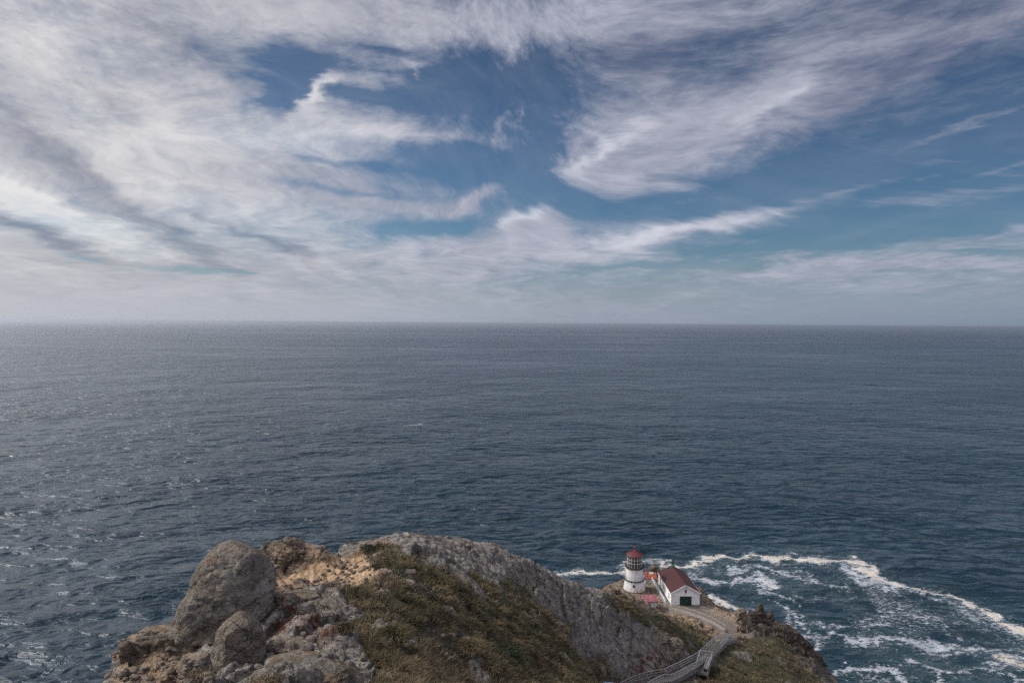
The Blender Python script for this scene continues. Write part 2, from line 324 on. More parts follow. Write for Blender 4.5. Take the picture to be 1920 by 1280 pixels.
def make_sea():
    az = np.concatenate([np.linspace(-180, -44, 40)[:-1], np.linspace(-44, 44, 620), np.linspace(44, 180, 40)[1:]])
    az = np.radians(az)
    r = np.concatenate([[0.5, 40, 90, 150], np.linspace(200, 620, 330), 620 * (3500 / 620) ** np.linspace(0, 1, 260)[1:], 3500 * (70000 / 3500) ** np.linspace(0, 1, 110)[1:]])
    A, Rr = np.meshgrid(az, r)
    X, Y = np.sin(A) * Rr, np.cos(A) * Rr; Z = np.zeros_like(X)
    px, py = proj(X, np.maximum(Y, 1e-3), Z)
    foam = np.zeros_like(X); ok = (Y > 100) & (Rr < 900) & (px > 950)
    fx, fy = px[ok], py[ok]; xx, yy = X[ok], Y[ok]; zz = xx * 0
    wx = fx + 34 * fbm(xx, yy, zz, 24, 6, .66); wy = fy + 15 * fbm(xx, yy, zz + 9, 18, 6, .66)
    f = np.zeros_like(fx); wv = np.clip(1 + 1.3 * fbm(xx, yy, zz + 40, 30, 3), .45, 1.8)
    for pts, hw, st in FOAM:
        d, _ = seg_dist(wx, wy * 1.0, pts)
        f = np.maximum(f, st * np.exp(-(d / (hw * wv * .55)) ** 2 * .8) + .36 * st * np.exp(-(d / (hw * 2.6)) ** 2))
    foam[ok] = f * .80
    churn = np.zeros_like(X)
    churn[ok] = pmask(wx, wy, CHURN, 22) * np.clip(.55 + 1.6 * fbm(xx, yy, zz + 70, 38, 4, .6), 0, 1)
    # swell raised in the sheet itself
    near = sstep(3500, 900, Rr) * (Rr < 4000)
    sw = 0.9 * fbm(X * .8 + Y * .5, Y - X * .35, Z, 60, 2) + 0.5 * fbm(X, Y * 1.4, Z, 22, 2)
    chop = (.55 * fbm(X * .75, Y * 1.2, Z + 3, 9, 2, .5)) * (Rr > 150) * sstep(1500, 600, Rr)
    Z = sw * near + chop + foam * 0.35
    m, t, b = new_mat("sea_water")
    g = t.add('ShaderNodeNewGeometry').outputs['Position']
    dist = t.vm('LENGTH', g)
    p2 = t.mp(g, sc=(1, 1, 0.0))
    rot = t.mp(p2, rot=(0, 0, R(10)), sc=(0.68, 1.15, 1))
    h1 = t.noise(rot, 1 / 55, 3, .5, .4); h2 = t.noise(rot, 1 / 14, 4, .52, .7); h3 = t.noise(rot, 1 / 3.6, 5, .6, .4); h4 = t.noise(p2, 1 / 170, 2, .5); h5 = t.noise(rot, 1 / 1.1, 3, .6)
    patch = t.noise(t.mp(p2, sc=(.5, 1, 1)), 1 / 420, 5, .62, .8); patch2 = t.noise(t.mp(p2, (40, 9, 0), sc=(.16, 1, 1)), 1 / 1600, 5, .6, .5)
    pf = t.m('ADD', t.rng(patch, .32, .68, .45, 1.4), t.rng(patch2, .35, .65, -.3, .4))
    rid = lambda n: t.m('SUBTRACT', 1.0, t.m('ABSOLUTE', t.m('SUBTRACT', t.m('MULTIPLY', n, 2.0), 1.0)))
    h6 = t.noise(t.mp(p2, (7, 3, 1), rot=(0, 0, R(-6)), sc=(0.6, 1.2, 1)), 1 / 27, 3, .5, .5)
    terms = [(h4, WV[0]), (rid(h1), WV[1]), (t.m('MULTIPLY', rid(h6), pf), WV[2]), (t.m('MULTIPLY', h2, pf), WV[3]), (t.m('MULTIPLY', h3, pf), WV[4])]
    h = None
    for n_, k_ in terms: h = t.m('MULTIPLY', n_, k_) if h is None else t.m('MULTIPLY_ADD', n_, k_, h)
    foamA = t.attr('foam')
    fn = t.noise(p2, 1 / 1.7, 6, .7, 1.0); fn2 = t.noise(t.mp(p2, (5, 5, 5), rot=(0, 0, .5), sc=(.5, 1.3, 1)), 1 / 6.0, 7, .72, 1.6)
    fr = t.m('ADD', t.m('MULTIPLY', fn, .5), t.m('MULTIPLY', fn2, .5))
    chA = t.attr('churn')
    lace = t.vor(t.vm('ADD', t.mp(p2, rot=(0, 0, .3), sc=(.7, 1.2, 1)), t.vm('SCALE', t.noise(p2, .4, 3, .6, col=True), sc=2.6)), 1 / 2.4, 'DISTANCE_TO_EDGE')
    foamB = t.m('ADD', t.m('MULTIPLY', foamA, .95), t.m('ADD', t.m('MULTIPLY', chA, .26), t.m('MULTIPLY', t.rng(lace, 0, .3, .22, -.22), t.m('MAXIMUM', chA, t.rng(foamA, .9, .6)))))
    fm = t.m('ADD', foamB, t.m('MULTIPLY', t.m('SUBTRACT', fr, .5), 3.7))
    fm = t.m('MULTIPLY', t.rng(fm, .50, .95, 0, 1, True), t.rng(foamB, .06, .2, 0, 1))
    # whitecap flecks, rare
    nearw = t.rng(dist, 300, 900, 1, 0)
    deep = t.mix(t.rng(t.noise(p2, 1 / 60, 4, .6), .35, .65), (0.004, 0.015, 0.025), (0.011, 0.027, 0.037))
    teal = t.mix(t.m('MAXIMUM', t.rng(foamA, .05, .6, 0, .8), t.m('MULTIPLY', chA, .6)), deep, (0.025, 0.050, 0.058))
    fcol = t.mix(t.rng(foamA, .75, 1.0), (0.34, 0.37, 0.41), (0.50, 0.46, 0.40))
    col = t.mix(fm, teal, fcol)
    t.put(b.inputs['Base Color'], col)
    far_ = t.m('LOGARITHM', dist, 10.0)
    rgh = t.m('ADD', t.rng(far_, 2.5, 4.2, .09, .30), t.m('MULTIPLY', t.m('SUBTRACT', t.m('ADD', patch, patch2), 1.0), .30))
    t.put(b.inputs['Roughness'], t.mix(fm, rgh, (.9, .9, .9)))
    b.inputs['IOR'].default_value = 1.33
    t.put(b.inputs['Specular IOR Level'], t.m('SUBTRACT', .5, t.m('MULTIPLY', fm, .35)))
    hh = t.m('ADD', h, t.m('MULTIPLY', t.m('MULTIPLY', fm, fr), .8))
    t.put(b.inputs['Normal'], t.bump(hh, 1.0, .85))
    o = mesh_np("sea", np.stack([X, Y, Z], -1).reshape(-1, 3), gridfaces(*X.shape), m, {'foam': foam, 'churn': churn})
    o.data.flip_normals() if o.data.polygons[0].normal.z < 0 else None
    tag(o, kind='structure')
make_sea()
def sea_h(x, y):
    x = np.atleast_1d(np.float64(x)); y = np.atleast_1d(np.float64(y)); Rr = np.hypot(x, y); z = x * 0
    return (0.9 * fbm(x * .8 + y * .5, y - x * .35, z, 60, 2) + 0.5 * fbm(x, y * 1.4, z, 22, 2)) * sstep(3500, 900, Rr)
def haze():
    me = bpy.data.meshes.new("haze"); bm = bmesh.new(); bmesh.ops.create_cube(bm, size=1.0)
    for v in bm.verts: v.co = Vector((v.co.x * 150000, v.co.y * 150000, -4.0 if v.co.z < 0 else H + 12))
    bm.to_mesh(me); bm.free(); m = bpy.data.materials.new("haze_air"); m.use_nodes = True; t = NT(m.node_tree); t.n.clear()
    v = t.add('ShaderNodeVolumePrincipled'); v.inputs['Color'].default_value = (.80, .85, .93, 1); v.inputs['Density'].default_value = HAZE_D; v.inputs['Anisotropy'].default_value = .72
    o = t.add('ShaderNodeOutputMaterial'); t.l.new(v.outputs[0], o.inputs['Volume']); me.materials.append(m)
    ob = bpy.data.objects.new("haze", me); link(ob); tag(ob, kind='stuff')
HAZE_D = 5.5e-5
haze()
# ------------------------------------------------------------------ sites of the station buildings
def PZ(px, py, z):
    "world point on the sight line of a photo pixel at height z"
    d = C3 @ np.array([(px - 960) / F, -(py - 640) / F, -1.0])
    k = (z - H) / d[2]; return Vector((d[0] * k, d[1] * k, z))
LH = P(1189.5, 1104, 150)
BFL = P(1258.5, 1134.5, 141); BFR = PZ(1311.2, 1134.6, BFL.z)
B_EAVE = P(1259, 1110.6, 141).z - BFL.z
BBL = PZ(1235.2, 1073.2, BFL.z + B_EAVE)
B_W = (BFR - BFL).xy.length; B_D = (BBL - BFL).xy.length
B_ANG = math.atan2(-(BBL - BFL).x, (BBL - BFL).y)
SHD = PZ(1210, 1141, P(1223, 1143, 137.5).z)
FOG = P(1209.5, 1095.5, 156.5)
_bc = (BFL + BFR) / 2 + Vector((0, B_D / 2, 0))
PADS = [(LH.x, LH.y, 3.2, 3.2, LH.z, 1.2, .55), (_bc.x - .3, _bc.y + 1.0, B_W / 2 + 1.3, B_D / 2 + 1.0, BFL.z - .02, 1.0, .5),
        (_bc.x + .2, BFL.y - 1.6, B_W / 2 + 1.3, 2.3, BFL.z - .02, 1.2, 1.0), (FOG.x + 1.6, FOG.y + 2.0, 2.4, 2.6, FOG.z, .9, .3), (SHD.x + 1.5, SHD.y + 1.2, 1.7, 1.3, SHD.z, .8, .3)]
def TERR_PADS(x, y, z):
    pad = np.zeros_like(x)
    for cx, cy, hx, hy, zp, soft, pv in PADS:
        dx = np.maximum(np.abs(x - cx) - hx, 0); dy = np.maximum(np.abs(y - cy) - hy, 0)
        k = sstep(soft * 1.6, 0, np.hypot(dx, dy))
        z = z * (1 - k) + zp * k; pad = np.maximum(pad, k * pv)
    return z, pad
LZ = [(1150,1312,-42.2),(1162.5,1296,-42.8),(1191.7,1281.5,-43.6),(1214.6,1274,-44.4),(1246,1268.5,-45.1),(1277,1253.5,-45.8),(1307.4,1237,-46.6),(1345,1202,-48.6),(1380,1196.5,-50.0)]
RZ = [(1200,1314,-42.2),(1213.5,1297,-42.8),(1225,1289,-43.4),(1240.6,1281,-44.1),(1262.5,1278.5,-44.75),(1282,1268.5,-45.4),(1303,1256.5,-46.1),(1334,1235,-47.1),(1345,1224,-47.7),(1364,1204,-49.0),(1384,1199,-50.0)]
LW = [PZ(a, b_, H + c) for a, b_, c in LZ]; RW = [PZ(a, b_, H + c) for a, b_, c in RZ]
STAIR_C = [tuple((LW[i].lerp(RW[k], .5))) for i, k in ((0,0),(1,1),(2,2),(3,3),(4,4),(5,5),(6,6),(7,8),(8,10))]
_dz = H - 46.55; DECK_C = [tuple(PZ(1315, 1260, _dz)), tuple(PZ(1324, 1235, _dz))]
# ------------------------------------------------------------------ headland terrain
CTRL = [ # (photo px, photo py, forward distance)
 (760,998,73),(700,1012,69),(850,1008,79),(930,1020,84),(1000,1056,87),(1060,1087,89),(1130,1113,92),(1190,1140,95),(1250,1168,97),(1310,1200,99),(1336,1218,100.5),
 (700,1040,64),(780,1040,66),(850,1045,72),(930,1065,77),(1000,1100,81),(1060,1130,84),(1120,1170,86),(1180,1200,88),(1240,1215,91),(1290,1228,94),
 (620,1070,61),(560,1095,57),(690,1045,65),(540,1050,62),(640,1046,65),(605,1030,64),(655,1025,67),(500,1045,61),(660,1095,56),
 (700,1120,50),(800,1150,50),(768,1075,58),(850,1085,64),(950,1130,69),(1050,1190,73),(1100,1225,75),(1150,1262,78),(1185,1268,82),(1240,1266,85),(1285,1252,88.5),
 (700,1200,42),(740,1280,36),(900,1280,46),(900,1200,54),(1000,1280,56),(1000,1215,62),(1100,1280,66),(600,1280,31),(500,1280,29.5),(400,1280,31),(300,1280,36),(250,1280,40),(650,1180,43),(600,1200,39),(560,1150,45),(600,1125,49),(520,1180,42),
 (245,1217,44),(270,1192,46),(320,1180,48),(400,1180,46),(450,1150,49),(480,1110,54),
 (1200,1290,81),(1200,1340,76),(1250,1285,84),(1325,1262,91),(1345,1222,101),(1362,1202,107),(1385,1190,111),(1340,1240,96),(1310,1285,86),
 (1400,1205,108),(1450,1230,104),(1300,1330,78),(1400,1280,90),(1500,1280,100),(1560,1280,106),(1450,1172,119),(1480,1180,119),(1510,1206,115),(1535,1243,111),(1410,1175,115),(1390,1165,119),
 (1378,1179,118),(1345,1166,124),(1320,1153,130),(1290,1146,135),(1285,1140,141),(1255,1142,141),(1222,1146,138),(1190,1113,149),(1160,1108,150),(1215,1110,150),(1262,1100,158),(1290,1110,153),(1225,1095,159),(1180,1090,158),(1240,1085,165),
 (1310,1185,123.5),(1270,1170,128),(1240,1154,134),(1340,1182,119.5),(1330,1198,112),
 (1180,1133,112),(1222,1152,116),(1270,1164,116),(1300,1180,112),(1145,1112,125),(1200,1136,132),(1150,1103,145),(1305,1196,106),(1235,1143,133),
 (1130,1110,141),(1150,1094,151),(1312,1110,150),(1330,1133,143),(1350,1145,137),(1375,1150,130)]
WCTRL = [(0,3,-3.5),(0,10,-7),(-15,8,-9),(0,20,-13.2),(-15,22,-15),(15,20,-17),(30,30,-28),(40,50,-38),(45,70,-47),(20,45,-27),(-20,-10,-4),(20,-10,-8),(35,10,-26),(0,-15,0)]
SHORE = [(240,1295,38),(240,1215,44),(256,1190,46.5),(300,1178,49),(335,1172,51),(420,1120,55),(495,1040,61),(510,1016,63),(540,1003,64),(563,1010,65),(572,1020,65),(606,1025,65.5),(626,1046,66),(645,1041,67),(652,1020,68),(690,1018,69.5),(722,1003,71.5),(760,998,74),(805,1004,77),(850,1008,80),(900,1016,83),(930,1019,84.5),(950,1034,86),(985,1050,87.5),(1020,1066,88.5),(1060,1087,90),(1100,1100,92),(1130,1111,94),
 (1142,1111,112),(1132,1111,128),(1128,1108,141),(1140,1100,147),(1150,1093,152),(1175,1089,160),(1205,1082,168),(1240,1078,171),(1275,1085,168),(1312,1103,153),(1322,1120,147),(1332,1132,143),(1350,1143,137),(1375,1149,130),(1392,1150,124),(1420,1155,120),(1450,1164,120.5),(1480,1176,120.5),(1510,1203,116.5),(1535,1240,112.5),(1568,1282,107)]
def _w(l): return np.array([tuple(P(*c)) for c in l])
CW = np.concatenate([_w(CTRL), _w(SHORE), np.array([(a, b, c + H) for a, b, c in WCTRL])])
SW = _w(SHORE)[:, :3]
SHORE3 = [tuple(p) for p in SW] + [(52, 88, 80), (56, 60, 78), (50, 30, 90), (40, -20, 110), (10, -45, 120), (-30, -40, 122), (-32, 0, 122), (-27, 25, 119)]
def _phi(r): return np.sqrt(r * r + 4.0)
_D = np.hypot(CW[:, None, 0] - CW[None, :, 0], CW[:, None, 1] - CW[None, :, 1])
_A = _phi(_D) - 0.0; n_ = len(CW)
_A = np.block([[_A - np.eye(n_) * 0.15, np.c_[np.ones(n_), CW[:, :2]]], [np.r_[[np.ones(n_)], CW[:, :2].T], np.zeros((3, 3))]])
_S = np.linalg.solve(_A, np.r_[CW[:, 2], 0, 0, 0])
def base_z(x, y):
    sh = x.shape; x = x.ravel(); y = y.ravel(); out = np.zeros_like(x)
    for s in range(0, len(x), 60000):
        e = slice(s, s + 60000)
        out[e] = _phi(np.hypot(x[e, None] - CW[None, :, 0], y[e, None] - CW[None, :, 1])) @ _S[:n_] + _S[n_] + _S[n_ + 1] * x[e] + _S[n_ + 2] * y[e]
    return out.reshape(sh)
def shore_z(x, y):
    "ground height before rock relief, and distance outside the cliff edge"
    pts = [(p[0], p[1]) for p in SHORE3] + [(SHORE3[0][0], SHORE3[0][1])]
    d, idx = seg_dist(x, y, pts); ins = inside(x, y, pts[:-1])
    z = base_z(x, y)
    i0 = np.floor(idx).astype(int); fr = idx - i0; zs = np.array([p[2] for p in SHORE3] + [SHORE3[0][2]])
    i1 = np.minimum(i0 + 1, len(zs) - 1); ze = zs[i0] * (1 - fr) + zs[i1] * fr
    dd = d * (1 + 0.25 * perlin(x / 9, y / 9, x * 0)) 
    zo = ze - 0.25 * np.minimum(dd, 1.2) - np.where(x < -8, 4.5, 1.9) * np.maximum(dd - 0.8, 0)
    return np.where(ins, z, zo), np.where(ins, -d, d)

# masks in photo pixels
G_MAIN = [(682,1032),(715,1026),(760,1038),(800,1055),(857,1082),(887,1115),(906,1122),(896,1095),(884,1076),(905,1088),(940,1110),(938,1090),(957,1090),(990,1112),(1029,1149),(1052,1167),(1091,1206),(1132,1218),(1167,1257),(1192,1266),(1200,1290),(1200,1400),(640,1400),(695,1290),(700,1250),(672,1215),(665,1185),(690,1160),(655,1135),(640,1110),(690,1100),(735,1105),(725,1085),(705,1072)]
G_STRIP = [(1134,1116),(1170,1124),(1200,1134),(1235,1150),(1262,1160),(1300,1178),(1325,1190),(1348,1203),(1352,1222),(1340,1225),(1325,1222),(1290,1200),(1230,1174),(1190,1158),(1150,1134)]
G_RIGHT = [(1190,1400),(1250,1290),(1300,1262),(1335,1245),(1348,1215),(1378,1196),(1398,1186),(1440,1190),(1475,1205),(1512,1245),(1545,1290),(1600,1400)]
SAND = [(517,1085),(570,1062),(610,1048),(650,1046),(690,1033),(696,1060),(708,1080),(690,1097),(640,1097),(570,1104),(520,1106)]
TAN1 = [(498,1060),(500,1035),(540,1003),(575,1020),(612,1028),(640,1045),(690,1018),(735,1020),(715,1060),(760,1110),(700,1130),(640,1105),(520,1110)]
TAN2 = [(215,1300),(215,1210),(240,1180),(330,1165),(350,1180),(370,1230),(330,1300)]
TAN3 = [(1120,1108),(1150,1080),(1220,1060),(1300,1090),(1380,1140),(1395,1190),(1350,1200),(1320,1196),(1280,1172),(1240,1152),(1200,1134),(1160,1122)]
DIRT = [(790,1160),(840,1168),(880,1195),(880,1250),(905,1300),(800,1300),(790,1230)]
RED = [(505,1105),(540,1110),(560,1150),(620,1150),(680,1185),(670,1205),(620,1215),(560,1205),(530,1215),(505,1180)]
RED2 = [(1165,1262),(1180,1235),(1215,1215),(1240,1200),(1270,1205),(1300,1215),(1310,1235),(1270,1255),(1200,1272)]
RED3 = [(1398,1150),(1412,1150),(1420,1185),(1404,1180)]
ROAD = [(1252,1140),(1300,1146),(1345,1162),(1385,1182)]
def nearpx(px, py, pts, hw): return np.exp(-(seg_dist(px, py, pts)[0] / hw) ** 2)
def make_masks(x, y, z):
    px, py = proj(x, y, z); zz = x * 0
    na = fbm(x, y, z, 4, 4, .6); nb = fbm(x, y, z + 30, 1.3, 3, .6)
    nz = na * 16 + nb * 10
    g = pmask(px, py, G_MAIN, 7, nz) 
    g = np.maximum(g, pmask(px, py, G_STRIP, 3, nz * .35)); g = np.maximum(g, pmask(px, py, G_RIGHT, 6, nz * .9))
    g = np.maximum(g, pmask(px, py, [(p_[0], p_[1] + 5) for p_ in G_STRIP], 4, nz * .3) * .9)
    bald = sstep(.28, .5, fbm(x, y, z + 60, 5, 4, .6)) * .8
    g = g * (1 - bald)
    s = pmask(px, py, SAND, 7, nz * .7)
    tn = np.maximum(np.maximum(pmask(px, py, TAN1, 10, nz), pmask(px, py, TAN2, 10, nz)), pmask(px, py, TAN3, 4, nz * .3))
    rd = np.maximum(np.maximum(pmask(px, py, RED, 9, nz * .8), pmask(px, py, RED2, 8, nz * .7)), pmask(px, py, RED3, 3, nz * .2))
    dirt = pmask(px, py, DIRT, 12, nz)
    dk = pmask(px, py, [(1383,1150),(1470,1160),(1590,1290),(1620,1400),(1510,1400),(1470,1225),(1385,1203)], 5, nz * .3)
    inter = sstep(15, 22, y)  # nothing special right under the viewpoint
    g = np.where(y < 18, .6, g)
    return dict(grass=g, sand=s, tan=tn, red=rd, dirt=dirt, dark=dk), px, py
_zs = lambda x, y: shore_z(np.array([float(x)]), np.array([float(y)]))[0][0]
# road and building pads: flattened strips of ground (world x, y, z, half width)
ROADW = [tuple(P(1268,1139,139.5)), tuple(P(1300,1147,134.5)), tuple(P(1328,1157,129.0)), tuple(P(1352,1167,123.5)), tuple(P(1376,1182,116.5)), tuple(P(1380,1187,112))]
def flat(x, y, z):
    d, idx = seg_dist(x, y, [p[:2] for p in ROADW]); zz = np.array([p[2] for p in ROADW])
    i0 = np.minimum(np.floor(idx).astype(int), len(zz) - 2); fr = idx - i0; zr = zz[i0] * (1 - fr) + zz[i0 + 1] * fr
    k = sstep(3.2, 1.9, d)
    return z * (1 - k) + zr * k, k
def terrain_points(x, y, relief=True):
    z, dout = shore_z(x, y); z0 = z
    ms, px, py = make_masks(x, y, z)
    rock = np.clip(1 - np.maximum(np.maximum(ms['grass'], ms['sand']), ms['dirt'] * .7), 0, 1)
    # rock relief: beds dipping down to the right + blocky fracture
    u = (x * .80 - y * .25 - z * .55); v = (x * .35 + y * .9); q = (x * .4 + z * .9)
    big = fbm(x, y, z, 7, 3, .5); bl = fbm(u * .35, v, q, 3.2, 5, .55, ridge=True); fine = fbm(x, y, z, .95, 4, .68)
    edge = sstep(0, 3.5, np.abs(dout)); far = sstep(150, 122, y) * .5 + .5
    rel = rock * far * (big * .55 + bl * .85 * (.35 + .65 * edge) + fine * .24)
    led = (z + .45 * x + .12 * y + 1.1 * fbm(x, y, z, 9, 3) + .25 * fbm(x, y, z + 5, 2, 2)) / 1.7; led = led - np.floor(led)
    rel = rel + rock * far * (.25 + .75 * edge) * .95 * (sstep(0, .75, led) * sstep(1.0, .86, led) - .5) * np.clip(.5 + 2 * fbm(x, y, z + 9, 8, 3), 0, 1.3)
    ex = fbm(x, y, z + 33, 11, 3)
    b1, j1 = blocks(x, y, z, 3.4, (2.4, 1.2, .6), True); b2, j2 = blocks(x, y, z, 1.15, (2.2, 1.1, .6), True)
    ms['joint'] = rock * np.maximum(j1, j2 * .2) * (1 - sstep(20, 19, y))
    rel = rel * .62 + rock * far * (.3 + .7 * edge) * (b1 * .55 * np.clip(.55 + 1.6 * ex, .1, 1.3) + b2 * .13)
    clif = sstep(1, 8, dout)
    rel = rel + clif * (fbm(x, y, z, 12, 4, .55, ridge=True) * 2.4)
    rel = np.where(y > 20, rel, 0)
    soft = (1 - rock) * (fbm(x, y, z + 11, 3.2, 3, .5) * .42 + fbm(x, y, z, .7, 2, .5) * .1)
    pd = np.full(x.shape, 99.0)
    for cx_, cy_, hx_, hy_, *_r in PADS: pd = np.minimum(pd, np.hypot(np.maximum(np.abs(x - cx_) - hx_, 0), np.maximum(np.abs(y - cy_) - hy_ - 2, 0)))
    calm = .2 + .8 * sstep(1.5, 7, pd)
    z = z + (rel + soft) * calm - .45 * (1 - calm) * (np.abs(dout) > 2)
    # gullies in the sand
    z = z - ms['sand'] * .40 * np.abs(fbm(x * 1.1 + y * .35, y * .25 + x * .05, x * 0, .9, 3))
    pk = TERR_PADS(x, y, z) if 'TERR_PADS' in globals() else None
    if pk is not None: z, pad = pk
    else: pad = x * 0
    z, road = flat(x, y, z)
    # cut for the stairway and its deck
    for cor, hw_, dz_ in ((STAIR_C, 1.5, .75), (DECK_C, 1.3, 1.3)):
        d_, i_ = seg_dist(x, y, [p[:2] for p in cor]); zc = np.array([p[2] for p in cor]); j = np.minimum(np.floor(i_).astype(int), len(zc) - 2); fr_ = i_ - j
        lim = zc[j] * (1 - fr_) + zc[j + 1] * fr_ - dz_ + np.maximum(d_ - hw_, 0) * np.where(x < cor[len(cor) // 2][0] + 99, 1.1, 1.1)
        z = np.where(d_ < 7, np.minimum(z, lim), z)
    ms['road'] = np.maximum(road, pad)
    sx = rock * (.35 + clif) * fbm(z * .9 + 5, x * .4, y * .4, 1.6, 4, .55) * .5
    sy = rock * (.35 + clif) * fbm(z * .9 + 25, x * .4 + 9, y * .4, 1.6, 4, .55) * .5
    sx = sx * (1 - ms['road']); sy = sy * (1 - ms['road'])
    return x + sx, y + sy, np.maximum(z, -3 + 2 * fbm(x, y, x * 0, 6, 3)), ms, dout
def rock_color(t, g, tan=None, red=None, grain=1.0, CRK=.45, BED=.75):
    "shared procedural rock: grey, weathered, cracked, lichen-spotted"
    n1 = t.noise(g, .22 * grain, 6, .62, .6); n2 = t.noise(g, 1.3 * grain, 8, .68, .4); n3 = t.noise(g, 6.0 * grain, 6, .7)
    bed = t.noise(t.mp(g, rot=(0, R(32), R(-12)), sc=(.35, 1.2, 2.6)), 1.1 * grain, 7, .65, .8)
    cr = t.vor(t.vm('ADD', t.mp(g, rot=(0, R(30), 0), sc=(.6, 1, 1.5)), t.vm('SCALE', t.noise(g, 1.1 * grain, 4, .6, col=True), sc=.9)), .55 * grain, 'DISTANCE_TO_EDGE')
    crk = t.m('MULTIPLY', t.rng(cr, 0.0, .045, 1, 0, True), t.rng(t.noise(g, .5 * grain, 3), .42, .6))
    c = t.mix(t.rng(n1, .3, .7), (.115, .101, .091), (.36, .33, .295))
    c = t.mix(t.m('MULTIPLY', t.rng(bed, .42, .75), BED), c, (.44, .39, .32))
    c = t.mix(t.m('MULTIPLY', t.rng(n2, .50, .34), .9), c, (.045, .039, .036))
    c = t.mix(t.m('MULTIPLY', t.rng(n3, .58, .70), .6), c, (.42, .41, .37))
    if tan is not None:
        tc = t.mix(t.rng(n2, .36, .62), (.09, .058, .038), (.42, .30, .20))
        tc = t.mix(t.m('MULTIPLY', t.rng(bed, .48, .7), .6), tc, (.46, .34, .22))
        c = t.mix(t.m('MULTIPLY', tan, t.rng(n1, .25, .5, .55, 1.0)), c, tc)
    lich = t.noise(t.vm('ADD', g, (7, 3, 1)), .8 * grain, 7, .7, 1.0)
    if red is not None:
        c = t.mix(t.m('MULTIPLY', red, t.rng(lich, .45, .56)), c, t.mix(n3, (.085, .018, .010), (.14, .048, .020)))
    c = t.mix(t.m('MULTIPLY', t.rng(t.noise(t.vm('ADD', g, (1, 8, 4)), 1.9 * grain, 6, .7), .60, .68), .5), c, (.13, .085, .03))
    ln_ = t.noise(t.vm('ADD', t.mp(g, rot=(0, R(26), R(-13)), sc=(.16, .8, .95)), t.vm('SCALE', t.noise(g, .5, 4, .6, col=True), sc=.5)), .9 * grain, 4, .55)
    lines = t.m('MULTIPLY', t.rng(t.m('ABSOLUTE', t.m('SUBTRACT', ln_, .5)), 0, .016, 1, 0, True), t.rng(n1, .40, .55))
    c = t.mix(t.m('MULTIPLY', lines, BED), c, (.03, .026, .024))
    pit = t.m('MULTIPLY', t.rng(t.noise(t.mp(g, (2, 2, 2), sc=(1, 1, .7)), 3.1 * grain, 5, .62, .8), .40, .30), .9)
    c = t.mix(pit, c, (.03, .025, .022))
    c = t.mix(t.m('MULTIPLY', crk, CRK), c, (.022, .019, .017))
    h = t.m('ADD', t.m('ADD', t.m('MULTIPLY', n2, .9), t.m('MULTIPLY', bed, .9 * BED)), t.m('SUBTRACT', t.m('MULTIPLY', n3, .18), t.m('ADD', t.m('MULTIPLY', crk, .25), t.m('ADD', t.m('MULTIPLY', lines, .35 * BED), t.m('MULTIPLY', pit, .25)))))
    return c, h
